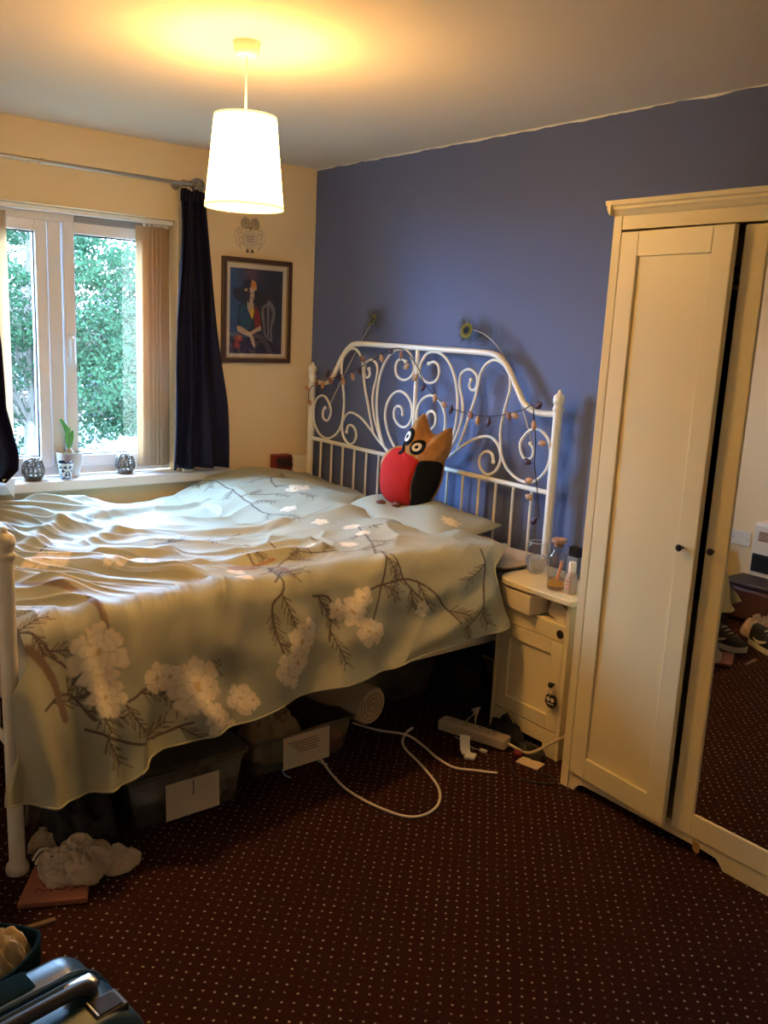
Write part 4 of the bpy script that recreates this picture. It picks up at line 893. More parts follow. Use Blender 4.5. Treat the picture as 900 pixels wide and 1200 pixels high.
TAN = mat('pale_wood_petal', (0.42, 0.22, 0.10), 0.6); PUR = mat('dark_purple_petal', (0.045, 0.012, 0.03), 0.5); ROSE = mat('brown_petal', (0.22, 0.09, 0.06), 0.6)
CC = np.array(catmull(GX, 6))
grg = np.random.default_rng(8)
for i, (bx_, bz) in enumerate(BD):
    j = int(np.argmin(np.hypot(CC[:, 0]-bx_, CC[:, 1]-bz))); an = grg.uniform(-0.6, 0.6)+math.atan2(-(bx_-CC[j, 0]), -(bz-CC[j, 1])) if math.hypot(bx_-CC[j, 0], bz-CC[j, 1]) > 0.006 else grg.uniform(-0.8, 0.8)
    m = MB(); m.lathe([(0.0015, 0.018), (0.0075, 0.013), (0.0135, 0.0), (0.0135, -0.009), (0.0065, -0.021), (0.001, -0.026)], (0, 0, 0), 10)
    Mx = Matrix.Translation((bx_, GY-0.006, bz)) @ Matrix.Rotation(an, 4, 'Y') @ Matrix.Scale(0.62, 4, (0, 1, 0)); m.xf(Mx)
    b = m.obj('petal', PUR if i in (4, 6, 9, 12, 16, 19, 22, 25, 28, 31) else (ROSE if i in (2, 5, 10, 13, 20, 23) else TAN), gl)
    MB().tube([(CC[j, 0], GY, CC[j, 1]), (bx_, GY-0.004, bz+0.010*math.cos(an))], 0.0012, 5).obj('stalk', BLACK, b)
FE = mat('feather_barb', (0.055, 0.060, 0.055), 0.6); QU = mat('feather_quill', (0.50, 0.44, 0.36), 0.5)
EG = mat('feather_gold_green', (0.17, 0.15, 0.03), 0.8, spec=0.1); ED = mat('feather_dark_eye', (0.010, 0.016, 0.025), 0.7, spec=0.1); EB = mat('feather_bronze', (0.12, 0.09, 0.02), 0.8, spec=0.1)
def feather(label, pts, b0, eye_r, side_len, seed, edge=False):
    t = thing('peacock_feather', label, 'feather', (pts[0][0], -0.05, pts[0][1]), 'peacock feathers on the headboard')
    C = np.array(catmull(pts, 10)); n = len(C); Fy = -0.046; rg = np.random.default_rng(seed)
    MB().tube([(a, Fy, b) for a, b in C], list(np.linspace(0.003, 0.0012, n)), 6).obj('quill', QU, t)
    m = MB(); i0 = int(b0*n)
    for i in range(i0, n-3):
        for h in (0, 0.5):
            p = C[i]*(1-h)+C[min(i+1, n-1)]*h; dv = C[min(i+1, n-1)]-C[i]; a0 = math.atan2(dv[1], dv[0])
            for sg in (-1, 1):
                if rg.random() < 0.25: continue
                l = side_len*rg.uniform(0.6, 1.1)*(0.5+0.5*math.sin(PI*(i-i0)/(n-i0))); a1 = a0+sg*rg.uniform(0.55, 0.95)
                e = p+l*np.array([math.cos(a1), math.sin(a1)]); mid = p+0.55*l*np.array([math.cos(a1+sg*0.15), math.sin(a1+sg*0.15)])
                yb = Fy+rg.uniform(-0.012, 0.010)
                m.tube([(p[0], Fy, p[1]), (mid[0], (Fy+yb)/2, mid[1]), (e[0], yb, e[1])], [0.0009, 0.0008, 0.0003], 3, cap=False)
    c = C[-1]; dv = C[-1]-C[-5]; a0 = math.atan2(dv[1], dv[0]); w = 0.35 if edge else 1.0
    for k in range(70):
        a1 = a0+rg.uniform(-1.9, 1.9); l = eye_r*rg.uniform(1.3, 2.1)
        e = c+np.array([math.cos(a1), math.sin(a1)])*l*np.array([1, 1]); m.tube([(c[0], Fy, c[1]), ((c[0]+e[0])/2, Fy-0.004, (c[1]+e[1])/2), (e[0], Fy-0.004+rg.uniform(-0.006, 0.006), e[1])], [0.0014, 0.0012, 0.0004], 3, cap=False)
    stuff(m.obj('barb', FE, t, smooth=False))
    for k, (rx, mt, dd, nm) in enumerate(((1.0, EG, 0.006, 'eye_spot'), (0.62, EB, 0.0075, 'eye_ring'), (0.42, ED, 0.009, 'eye_center'))):
        m2 = MB(); ct, st = math.cos(a0), math.sin(a0)
        out = [(c[0]+eye_r*rx*(1.15*math.cos(q)*ct-w*0.95*math.sin(q)*st), c[1]+eye_r*rx*(1.15*math.cos(q)*st+w*0.95*math.sin(q)*ct)) for q in np.linspace(0, 2*PI, 22, endpoint=False)]
        m2.prism(out, lambda a, b, d_: (a, Fy-d_, b), dd-0.001, dd); m2.obj(nm, mt, t, smooth=False)
feather('peacock feather standing at the left end of the headboard, seen edge on', [(0.239, 1.07), (0.345, 1.22), (0.45, 1.36), (0.53, 1.46), (0.597, 1.535)], 0.66, 0.034, 0.075, 3, True)
feather('peacock feather with gold eye curving over the right of the headboard', [(1.70, 1.04), (1.62, 1.20), (1.54, 1.34), (1.47, 1.43), (1.38, 1.49), (1.29, 1.513), (1.262, 1.508)], 0.30, 0.034, 0.095, 4)

# ------------------------------------------------------------------ bedside table
NX0, NX1, NYF, NYB = 1.862, 2.206, -0.362, -0.098
ns = thing('bedside_table', 'white bedside table with rounded top, open shelf and panelled door', 'bedside table', (2.035, -0.23, 0))
o = []; r = 0.09; x0, x1, y0, y1 = 1.846, 2.232, -0.392, -0.092
for (cx, cy, a0) in ((x0+r, y0+r, PI), (x1-0.012, y0+0.012, 1.5*PI), (x1-0.004, y1-0.004, 0), (x0+0.02, y1-0.02, 0.5*PI)):
    rr = r if a0 == PI else (0.012 if a0 == 1.5*PI else (0.004 if a0 == 0 else 0.02))
    o += [(cx+rr*math.cos(a0+t), cy+rr*math.sin(a0+t)) for t in np.linspace(0, PI/2, 10)]
MB().prism(o, lambda a, b, d: (a, b, d), 0.592, 0.614).obj('top', WHITE, ns, bevel=0.006)
for a in (NX0, NX1-0.018):
    m = MB(); m.prism([(NYB, 0.592), (NYF, 0.592), (NYF, 0.0), (NYF+0.05, 0.0), (NYF+0.075, 0.035), (NYB-0.075, 0.035), (NYB-0.05, 0.0), (NYB, 0.0)], lambda p, q_, d: (d, p, q_), a, a+0.018); m.obj('side_panel', WHITE, ns, smooth=False, bevel=0.002)
MB().box(NX0+0.018, NX1-0.018, NYB-0.006, NYB, 0.05, 0.592).obj('back_panel', WHITE, ns, smooth=False)
MB().box(NX0+0.018, NX1-0.018, NYF+0.004, NYB-0.006, 0.492, 0.508).obj('shelf', WHITE, ns, smooth=False, bevel=0.001)
m = MB(); hx, hz, hr = 2.168, 0.487, 0.019
out = [(NX0+0.018, 0.446), (NX1-0.018, 0.446), (NX1-0.018, 0.505), (NX0+0.018, 0.505)]
m.prism(out, lambda p, q_, d: (p, d, q_), NYF, NYF+0.016); m.obj('drawer_front', WHITE, ns, smooth=False, bevel=0.0015)
MB().tube([(2.168, NYF-0.0008, 0.472), (2.168, NYF+0.003, 0.472)], 0.016, 24).obj('finger_hole_shade', mat('hole_shadow', (0.008, 0.006, 0.005), 0.9), ns, sharp=30)  # flat black disc stands in for the shade inside the hole
def panel_door(parent, x0, x1, z0, z1, y, th, st, rail_t, rail_b, name='door', rec=0.008):
    m = MB(); e = 0.006
    m.box(x0, x0+st, y-th, y, z0, z1); m.box(x1-st, x1, y-th, y, z0, z1); m.box(x0+st, x1-st, y-th, y, z1-rail_t, z1); m.box(x0+st, x1-st, y-th, y, z0, z0+rail_b)
    d_ = m.obj(name, WHITE, parent, smooth=False, bevel=0.0025)
    MB().box(x0+st-0.004, x1-st+0.004, y-th+rec, y-0.003, z0+rail_b-0.004, z1-rail_t+0.004).obj('panel', WHITE, d_, smooth=False)
    return d_
dr = panel_door(ns, NX0+0.020, NX1-0.020, 0.103, 0.442, NYF+0.018, 0.018, 0.052, 0.054, 0.054)
MB().lathe([(0.004, 0), (0.004, 0.010), (0.010, 0.014), (0.011, 0.020), (0.007, 0.025), (0.001, 0.026)], (0, 0, 0), 16).xf(Matrix.Translation((2.161, NYF, 0.283)) @ Matrix.Rotation(PI/2, 4, 'X')).obj('knob', BLACK, dr)
m = MB()
pl_ = [(NX0+0.018, 0.0), (NX0+0.045, 0.0)]+[(NX0+0.045+0.03*math.sin(t), 0.045*(1-math.cos(t))) for t in np.linspace(0.2, PI/2, 6)]+[(NX1-0.045-0.03*math.sin(t), 0.045*(1-math.cos(t))) for t in np.linspace(PI/2, 0.2, 6)]+[(NX1-0.045, 0.0), (NX1-0.018, 0.0), (NX1-0.018, 0.098), (NX0+0.018, 0.098)]
m.prism(pl_, lambda p, q_, d: (p, d, q_), NYF, NYF+0.016); m.obj('plinth', WHITE, ns, smooth=False, bevel=0.0015)
# key tag hanging from the knob
kt = thing('owl_tag', 'round black owl key tag hanging from the bedside table knob', 'key tag', (2.166, NYF-0.018, 0.225))
kx, ky, kz = 2.166, NYF-0.012, 0.222
MB().prism([(kx+0.026*math.cos(t), kz+0.025*math.sin(t)+(0.005*abs(math.cos(t)) if math.sin(t) > 0.5 else 0)) for t in np.linspace(0, 2*PI, 32, endpoint=False)], lambda a, b, d: (a, d, b), ky-0.004, ky).obj('disc', BLACK, kt, sharp=30)
WINK = mat('white_ink', (0.72, 0.66, 0.55), 0.6)
for s_ in (-1, 1):
    MB().prism([(kx-0.002+s_*0.0095+0.0082*math.cos(t), kz+0.007+0.0082*math.sin(t)) for t in np.linspace(0, 2*PI, 18, endpoint=False)], lambda a, b, d: (a, d, b), ky-0.0052, ky-0.004).obj('eye', WINK, kt, smooth=False)
for k in range(6): MB().box(kx-0.016+0.0055*k, kx-0.0125+0.0055*k, ky-0.005, ky-0.004, kz-0.011-0.001*(k % 2), kz-0.0065).obj('lettering', WINK, kt, smooth=False)
m = MB(); m.tube([(kx-0.004+0.006*math.cos(t), ky-0.006, kz+0.033+0.011*math.sin(t)) for t in np.linspace(0, 2*PI, 20, endpoint=False)], 0.0012, 6, closed=True); m.tube(catmull([(kx-0.005, ky-0.006, kz+0.044), (2.161, NYF-0.012, 0.272), (2.161, NYF-0.014, 0.284)], 6), 0.0014, 6)
m.obj('ring', POLE, kt)
# things in the open shelf
SB = thing('white_carton', 'plain cream cardboard carton pushed into the bedside table shelf', 'carton', (1.96, -0.29, 0.508))
MB().box(1.889, 2.055, -0.385, -0.22, 0.5095, 0.583, (0, 0, -0.12)).obj('box', mat('cream_card', (0.74, 0.64, 0.46), 0.7), SB, smooth=False, bevel=0.004)
MB().box(1.890, 2.054, -0.30, -0.296, 0.5825, 0.5845, (0, 0, -0.12)).obj('flap_seam', mat('card_tan', (0.45, 0.36, 0.25), 0.8), SB, smooth=False)  # darker line across the carton top where the flaps meet
for k, (ang_, cc, lab) in enumerate(((0.62, (0.70, 0.63, 0.50), 'folded white leaflet leaning in the bedside table shelf'), (0.40, (0.42, 0.36, 0.28), 'brown envelope leaning behind the white leaflet on the shelf'))):
    m = MB(); m.box(2.085+0.012*k, 2.185, -0.34+0.03*k, -0.337+0.03*k, 0.509, 0.572, (0, 0.25+0.1*k, -0.15)); tag(m.obj('leaflet' if k == 0 else 'envelope', mat('paper_%d' % k, cc, 0.8), smooth=False), lab, 'paper')
tag(lump('crumpled_wrapper', mat('red_wrapper', (0.16, 0.04, 0.03), 0.5), (2.095, -0.27, 0.5085), (0.026, 0.03, 0.04), 31, folds=0.8, n=24), 'crumpled dark red wrapper beside the carton on the shelf', 'wrapper')

# ------------------------------------------------------------------ bottles and glass on the bedside table
NZ = 0.6142
CLR = mat_clear('drinking_glass', (0.95, 0.96, 0.96), 0.02, ior=1.5)
def liquid(name, col):
    m = bpy.data.materials.new(name); m.use_nodes = True; b = m.node_tree.nodes['Principled BSDF']
    b.inputs['Base Color'].default_value = (*col, 1); b.inputs['Transmission Weight'].default_value = 0.85; b.inputs['Roughness'].default_value = 0.03; b.inputs['IOR'].default_value = 1.33
    return m
def at(o): return o
gx, gy = 1.905, -0.215
MB_rim = [(0.033*math.cos(a), 0.033*math.sin(a)) for a in np.linspace(0, 2*PI, 36, endpoint=False)]
wg = thing('water_glass', 'stemless glass half full of water at the front left of the bedside table', 'glass', (gx, gy, NZ))
pr = [(0.001, 0.003), (0.026, 0.001), (0.032, 0.006), (0.040, 0.025), (0.0445, 0.048), (0.043, 0.075), (0.037, 0.105), (0.033, 0.120)]
MB().lathe(pr, (gx, gy, NZ), 40, False, False).obj('bowl', CLR, wg, sharp=180)
MB().tube([(gx+a, gy+b, NZ+0.120) for a, b in MB_rim], 0.0011, 6, closed=True).obj('rim', mat('glass_rim_highlight', (0.75, 0.75, 0.74), 0.05), wg)  # opaque pale ring, a highlight modelled along the lip
MB().lathe([(0.001, 0.007), (0.028, 0.008), (0.037, 0.026), (0.0415, 0.048), (0.0405, 0.062), (0.001, 0.0625)], (gx, gy, NZ), 40, False, False).obj('water', liquid('water', (0.97, 0.98, 1.0)), wg, sharp=50)
cx_, cy_ = 1.985, -0.190
cf = thing('cork_jar', 'narrow clear glass carafe with wide cork stopper behind the water glass', 'carafe', (cx_, cy_, NZ))
MB().lathe([(0.001, 0.002), (0.034, 0.001), (0.038, 0.006), (0.038, 0.07), (0.030, 0.090), (0.020, 0.104), (0.019, 0.128), (0.021, 0.132)], (cx_, cy_, NZ), 36, False, False).obj('body', CLR, cf, sharp=180)
MB().lathe([(0.016, 0.116), (0.017, 0.131), (0.027, 0.133), (0.029, 0.140), (0.027, 0.147), (0.001, 0.148)], (cx_, cy_, NZ), 28).obj('stopper', mat('cork', (0.42, 0.22, 0.12), 0.85, noise=0.2, nscale=60), cf)
ax, ay = 2.094, -0.322
ab = thing('amber_bottle', 'tall clear tumbler-shaped bottle with amber liquid at the front edge', 'bottle', (ax, ay, NZ))
MB().lathe([(0.001, 0.002), (0.028, 0.001), (0.0325, 0.006), (0.0325, 0.125), (0.031, 0.135)], (ax, ay, NZ), 36, False, False).obj('body', CLR, ab, sharp=180)
MB().lathe([(0.001, 0.005), (0.029, 0.006), (0.030, 0.010), (0.030, 0.038), (0.001, 0.0385)], (ax, ay, NZ), 36, False, False).obj('amber_liquid', liquid('amber', (0.80, 0.42, 0.08)), ab, sharp=50)
MB().tube([(ax+0.004, ay, NZ+0.036), (ax+0.014, ay+0.01, NZ+0.105)], 0.006, 8).obj('dip_tube', mat('orange_tube', (0.62, 0.25, 0.08), 0.4), ab)
wx_, wy_ = 2.160, -0.318
wb2 = thing('spray_bottle', 'small pale bottle with white cap at the right, against the wardrobe', 'bottle', (wx_, wy_, NZ))
MB().lathe([(0.001, 0), (0.019, 0), (0.021, 0.004), (0.021, 0.060), (0.017, 0.072), (0.011, 0.078)], (wx_, wy_, NZ), 26, False, True).obj('body', mat('pale_pink_plastic', (0.66, 0.50, 0.40), 0.3, trans=0.3), wb2)
MB().lathe([(0.013, 0.078), (0.0135, 0.080), (0.0135, 0.112), (0.011, 0.116)], (wx_, wy_, NZ), 24).obj('cap', PLAST, wb2)
for k in range(3): MB().box(wx_-0.012, wx_+0.010, wy_-0.0215, wy_-0.0205, NZ+0.02+0.012*k, NZ+0.025+0.012*k).obj('label', mat('peach_print', (0.55, 0.25, 0.18), 0.6), wb2, smooth=False)
bx1, by1 = 2.035, -0.150
bb = thing('black_capped_bottle', 'squat bottle with square black cap behind the amber bottle', 'bottle', (bx1, by1, NZ))
MB().box(bx1-0.026, bx1+0.026, by1-0.018, by1+0.018, NZ, NZ+0.085).obj('body', mat('smoke_glass', (0.25, 0.27, 0.32), 0.1), bb, smooth=False, bevel=0.006)
MB().box(bx1-0.022, bx1+0.022, by1-0.015, by1+0.015, NZ+0.086, NZ+0.122).obj('cap', BLACK, bb, smooth=False, bevel=0.002)
bx1, by1 = 2.115, -0.180
bb = thing('brown_bottle', 'small brown bottle with pale label behind the white-capped bottle', 'bottle', (bx1, by1, NZ))
MB().lathe([(0.001, 0), (0.020, 0), (0.022, 0.004), (0.022, 0.085), (0.016, 0.098), (0.010, 0.104), (0.010, 0.118)], (bx1, by1, NZ), 24, False, True).obj('body', mat('brown_glass', (0.10, 0.04, 0.012), 0.12), bb)
m = MB(); m.grid(lambda u, v: (bx1+0.0226*math.cos(-2.2+1.6*u), by1+0.0226*math.sin(-2.2+1.6*u), NZ+0.055+0.035*v), 12, 3); m.obj('label', mat('pale_label', (0.62, 0.52, 0.36), 0.7), bb)
MB().lathe([(0.012, 0.118), (0.012, 0.140), (0.010, 0.142)], (bx1, by1, NZ), 18).obj('cap', mat('gold_cap', (0.5, 0.36, 0.15), 0.3, metal=0.7), bb)
fx_, fy_ = 2.165, -0.185
df = thing('dried_flowers', 'bunch of dried brown petals in a small dark jar by the wardrobe', 'dried flowers', (fx_, fy_, NZ))
MB().lathe([(0.001, 0), (0.02, 0), (0.024, 0.01), (0.024, 0.09), (0.018, 0.10)], (fx_, fy_, NZ), 20, False, True).obj('jar', mat('dark_jar', (0.04, 0.025, 0.02), 0.25), df)
grg = np.random.default_rng(2); DP = [mat('dry_petal_%d' % k, c_, 0.8) for k, c_ in enumerate([(0.20, 0.07, 0.04), (0.32, 0.17, 0.08), (0.09, 0.035, 0.03)])]
for k in range(26):
    d_ = grg.normal(size=3); d_ /= np.linalg.norm(d_); c_ = (fx_-0.004+0.026*d_[0], fy_+0.028*d_[1], NZ+0.135+0.034*d_[2])
    m = MB(); Rm = Euler(grg.uniform(0, 6, 3)).to_matrix(); m.grid(lambda u, v: (0.014*(u-0.5)*2*math.sin(PI*(0.1+0.85*v)), 0.024*(v-0.5), 0.006*math.cos(4*u+3*v)), 5, 6)
    m.xf(Matrix.Translation(c_) @ Rm.to_4x4()); m.obj('petal', DP[k % 3], df, solid=0.0008, sharp=180)

# ------------------------------------------------------------------ wardrobe
wd = thing('wardrobe', 'tall cream three-door wardrobe with a mirrored middle door, left door ajar', 'wardrobe', (2.9, -0.23, 0))
VX0, VX1, VYF, VYB, VT = 2.316, 3.54, -0.453, -0.025, 1.865
for a in (VX0, VX1-0.02):
    m = MB(); m.prism([(VYB, VT), (VYF, VT), (VYF, 0), (VYF+0.05, 0), (VYF+0.075, 0.03), (VYB-0.075, 0.03), (VYB-0.05, 0), (VYB, 0)], lambda p, q_, d: (d, p, q_), a, a+0.02); m.obj('side_panel', WHITE, wd, smooth=False, bevel=0.002)
MB().box(VX0+0.02, VX1-0.02, VYB-0.008, VYB, 0.05, VT).obj('back_panel', WHITE, wd, smooth=False)
MB().box(VX0+0.02, VX1-0.02, VYF, VYB-0.008, 0.060, 0.078).obj('bottom_board', WHITE, wd, smooth=False)
MB().box(VX0+0.02, VX1-0.02, VYF, VYB-0.008, VT-0.018, VT).obj('top_board', WHITE, wd, smooth=False)
MB().box(3.131, 3.147, VYF+0.002, VYB-0.008, 0.078, VT-0.018).obj('divider', WHITE, wd, smooth=False)
for a, b in ((VX0, VX0+0.031), (VX1-0.031, VX1)): MB().box(a, b, VYF-0.020, VYF, 0.0, VT).obj('stile', WHITE, wd, smooth=False, bevel=0.002)
MB().box(VX0+0.028, VX1-0.028, VYF-0.018, VYF, 1.822, VT).obj('top_rail', WHITE, wd, smooth=False, bevel=0.0015)
po_ = [(VYB+0.012, 1.862), (VYF-0.022, 1.862), (VYF-0.026, 1.868), (VYF-0.030, 1.876), (VYF-0.034, 1.880), (VYF-0.034, 1.888), (VYF-0.040, 1.892), (VYF-0.042, 1.905), (VYB+0.012, 1.905)]
m = MB(); m.prism([(max(p, -10), q_) for p, q_ in po_], lambda p, q_, d: (d, p, q_), VX0-0.004, VX1+0.004)
# returned moulding at both ends
for sx, bx_ in ((-1, VX0), (1, VX1)):
    m.prism([(0.0, 1.862), (0.006, 1.868), (0.010, 1.876), (0.013, 1.880), (0.013, 1.888), (0.019, 1.892), (0.021, 1.905), (0.0, 1.905)], lambda p, q_, d: (bx_+sx*p, d, q_), VYF-0.0415, VYB)
m.obj('cornice', WHITE, wd, smooth=False)
def bez(l): return [tuple(p) for p in catmull(l, 4)]
pl2 = [(VX0+0.028, 0.0), (2.372, 0.0)]+bez([(2.376, 0.012), (2.388, 0.024), (2.408, 0.032)])+[(2.86, 0.032)]+bez([(2.90, 0.028), (2.912, 0.016), (2.925, 0.0)])+[(VX1-0.028, 0.0), (VX1-0.028, 0.075), (VX0+0.028, 0.075)]
MB().prism(pl2, lambda p, q_, d: (p, d, q_), VYF-0.014, VYF).obj('plinth', WHITE, wd, smooth=False)
DZ0, DZ1 = 0.080, 1.815
def knob(parent, x, y, z): MB().lathe([(0.004, 0), (0.004, 0.009), (0.009, 0.013), (0.0105, 0.019), (0.007, 0.024), (0.001, 0.025)], (0, 0, 0), 16).xf(Matrix.Translation((x, y, z)) @ Matrix.Rotation(PI/2, 4, 'X')).obj('knob', mat('bronze_knob', (0.03, 0.02, 0.015), 0.35, metal=0.5), parent)
hx_ = VX0+0.034
d1 = panel_door(wd, hx_, hx_+0.388, DZ0-0.018, DZ1, VYF, 0.020, 0.066, 0.072, 0.075); knob(d1, hx_+0.345, VYF-0.020, 0.925)
P0 = Vector((hx_, VYF, 0)); Rz = Matrix.Rotation(math.radians(-4.6), 4, 'Z')
d1.matrix_local = Matrix.Translation(P0-wd.location) @ Rz @ Matrix.Translation(-(P0-wd.location))
xa, xb = 2.747, 3.131
m = MB(); st, rt, rb = 0.068, 0.072, 0.072
m.box(xa, xa+st, VYF-0.020, VYF-0.0, 0.058, DZ1); m.box(xb-st, xb, VYF-0.020, VYF, 0.058, DZ1); m.box(xa+st, xb-st, VYF-0.020, VYF, DZ1-rt, DZ1); m.box(xa+st, xb-st, VYF-0.020, VYF, 0.058, 0.058+rb)
d2 = m.obj('door', WHITE, wd, smooth=False, bevel=0.0025)
MIR = mat('mirror_silver', (0.90, 0.90, 0.88), 0.015, metal=1.0)
MB().box(xa+st-0.004, xb-st+0.004, VYF-0.014, VYF-0.004, 0.058+rb-0.004, DZ1-rt+0.004).obj('mirror', MIR, d2, smooth=False)
knob(d2, xa+0.026, VYF-0.020, 0.928)
d3 = panel_door(wd, 3.147, 3.505, 0.058, DZ1, VYF, 0.020, 0.066, 0.072, 0.075); knob(d3, 3.175, VYF-0.020, 0.928)
MB().tube([(VX0+0.02, -0.22, 1.72), (3.131, -0.22, 1.72)], 0.011, 10).obj('hanging_rail', POLE, wd)
for k, (x, nm) in enumerate(((2.60, 'dark navy coat hanging leftmost behind the open wardrobe door'), (2.69, 'dark brown jacket hanging in the gap of the open wardrobe door'), (2.78, 'dark green coat hanging just behind the mirrored door'))):
    g_ = thing('hanging_coat', nm, 'garment', (x, -0.22, 0.7), 'clothes inside the wardrobe')
    MB().grid(lambda u, v: (x+0.022*math.cos(2*PI*u)*(0.6+0.5*v), -0.22+(0.06+0.09*min(1, v*5))*math.sin(2*PI*u)+0.008*math.sin(12*u), 1.66-0.95*v), 24, 14, True).obj('cloth', mat('coat_%d' % (k % 3), ((0.015, 0.017, 0.035), (0.05, 0.026, 0.018), (0.018, 0.035, 0.025))[k % 3], 0.9), g_, sharp=180)
    MB().tube(catmull([(x, -0.13, 1.655), (x, -0.22, 1.685), (x, -0.31, 1.655)], 5), 0.005, 6).obj('hanger', BLACK, g_)
    MB().tube([(x, -0.22+0.013*math.sin(t), 1.722+0.013*math.cos(t)) for t in np.linspace(-1.7, 2.4, 10)]+[(x, -0.22, 1.685)], 0.0015, 5).obj('hook', POLE, g_)
tg = MB().prism([(2.823, 0.052), (2.846, 0.044), (2.848, 0.020), (2.838, 0.012), (2.825, 0.022)], lambda p, q_, d: (p, d, q_), VYF-0.0175, VYF-0.0160).obj('paper_tag', mat('orange_tag', (0.55, 0.30, 0.08), 0.7, noise=0.5, nscale=60), smooth=False)
tag(tg, 'small orange paper tag sticking out under the mirrored wardrobe door', 'tag')

# ------------------------------------------------------------------ under the bed
CB = mat_clear('clear_plastic_box', (0.80, 0.76, 0.68), 0.12, haze=0.07)
def storage_box(label, x0, x1, y0, y1, h, lid=True, z0=0.001):
    t = thing('storage_box', label, 'storage box', ((x0+x1)/2, (y0+y1)/2, 0), 'plastic boxes under the bed')
    m = MB(); tp = 0.018; r = 0.02
    def ring(k, zz):
        a0, a1, b0, b1 = x0+tp*(1-k), x1-tp*(1-k), y0+tp*(1-k), y1-tp*(1-k); o_ = []
        for (cx, cy, an) in ((a1-r, b1-r, 0), (a0+r, b1-r, PI/2), (a0+r, b0+r, PI), (a1-r, b0+r, 1.5*PI)):
            o_ += [(cx+r*math.cos(an+q_), cy+r*math.sin(an+q_), zz) for q_ in np.linspace(0, PI/2, 5)]
        return o_
    rs = [ring(0, z0), ring(1, h-0.02), ring(1, h-0.02)]; n = len(rs[0]); v = rs[0]+rs[1]; f_ = [tuple(range(n))]+[(i, (i+1) % n, n+(i+1) % n, n+i) for i in range(n)]
    m.add(v, f_); m.obj('tub', CB, t, solid=0.002, sharp=50)
    m = MB(); L0 = [(x0+(p[0]-x0)*1, p[1], h-0.022) for p in ring(1.35, 0)]; m.tube(L0, 0.007, 6, closed=True)
    if lid:
        o_ = [(p[0], p[1]) for p in ring(1.5, 0)]; m.prism(o_, lambda a, b, d: (a, b, d), h-0.010, h-0.004)
    m.obj('lid' if lid else 'rim', mat_clear('clear_plastic_lid', (0.74, 0.72, 0.66), 0.15, haze=0.13), t, sharp=50)
    return t
A = storage_box('clear plastic storage box with blank white label, nearer the bed foot', 1.36, 1.812, -1.80, -1.415, 0.19)
PAP = mat('label_paper', (0.70, 0.60, 0.45), 0.8)
MB().box(1.8135, 1.815, -1.688, -1.510, 0.012, 0.128, (0, -0.05, 0)).obj('label', PAP, A, smooth=False)
MB().box(1.8155, 1.8165, -1.60, -1.597, 0.075, 0.125).obj('ink_line', BLACK, A, smooth=False)
tag(lump('dark_cloth', DARK, (1.60, -1.62, 0.006), (0.17, 0.12, 0.13), 41, folds=0.6), 'dark cloth stuffed inside the box nearer the bed foot', 'cloth')
tag(lump('grey_cloth', mat('grey_cloth', (0.22, 0.17, 0.13), 0.9), (1.70, -1.49, 0.006), (0.06, 0.05, 0.10), 42, folds=0.6), 'grey cloth inside the box with the blank label, at its right end', 'cloth')
B = storage_box('open clear plastic storage box with written paper label, in the middle under the bed', 1.30, 1.732, -1.345, -0.930, 0.155, lid=False)
MB().box(1.7335, 1.735, -1.225, -1.035, 0.008, 0.128, (0, -0.05, 0)).obj('label', PAP, B, smooth=False)
m = MB()
for k in range(5): m.box(1.7365, 1.7375, -1.21+0.012*k, -1.09+0.006*(k % 3), 0.100-0.010*k, 0.103-0.010*k)
m.obj('handwriting', mat('pencil', (0.20, 0.15, 0.10), 0.8), B, smooth=False)
rt_ = thing('red_case', 'small red case inside the open storage box', 'case', (1.68, -0.985, 0.005))
MB().box(1.60, 1.705, -1.02, -0.955, 0.006, 0.062, (0.1, 0, 0.1)).obj('body', mat('red_plastic', (0.42, 0.03, 0.015), 0.4), rt_, smooth=False, bevel=0.006)
MB().tube(catmull([(1.707, -1.012, 0.05), (1.716, -1.0, 0.056), (1.716, -0.975, 0.058), (1.707, -0.965, 0.052)], 4), 0.004, 6).obj('handle', mat('red_plastic', (0, 0, 0)), rt_)
tag(lump('cream_cloth', mat('cream_cloth', (0.52, 0.40, 0.26), 0.85), (1.57, -1.18, 0.006), (0.10, 0.11, 0.20), 44, folds=0.7, n=60), 'cream cloth bulging out of the open storage box below the duvet', 'cloth')
rl = thing('padded_roll', 'thick rolled cream foam mat lying across the end of the open box', 'rolled mat', (1.62, -0.88, 0.15))
m = MB(); ax_ = Vector((1.73, -0.845, 0.150)); bx_ = Vector((1.40, -0.90, 0.155)); sp = []
m.tube([ax_, ax_*0.97+bx_*0.03, bx_], [0.066, 0.071, 0.071], 32); m.obj('roll', mat('cream_foam', (0.56, 0.43, 0.28), 0.85, bump=0.2), rl, sharp=30)
dr_ = (ax_-bx_).normalized(); e1 = dr_.cross(Vector((0, 0, 1))).normalized(); e2 = e1.cross(dr_)
m = MB(); m.tube([ax_+dr_*0.001+(e1*math.cos(t)+e2*math.sin(t))*(0.006+0.0028*t) for t in np.linspace(0, 6.2*PI/1.0, 90) if 0.006+0.0028*t < 0.062], 0.0018, 5); m.obj('spiral', mat('foam_brown', (0.30, 0.21, 0.12), 0.9), rl)  # darker line winding between the layers at the roll end
Cx = storage_box('large clear plastic box far under the bed head, in shadow', 1.05, 1.50, -0.78, -0.30, 0.21)
tag(lump('black_bundle', DARK, (1.27, -0.54, 0.006), (0.18, 0.18, 0.15), 46, folds=0.5), 'black bundle inside the large box under the bed head', 'bundle')
tag(lump('black_bag', mat('black_bag_cloth', (0.010, 0.009, 0.010), 0.6, bump=0.2), (1.66, -1.925, 0.002), (0.20, 0.115, 0.24), 47, folds=0.5, amp=0.12, n=60), 'slumped black bag on the carpet under the bed foot', 'bag')
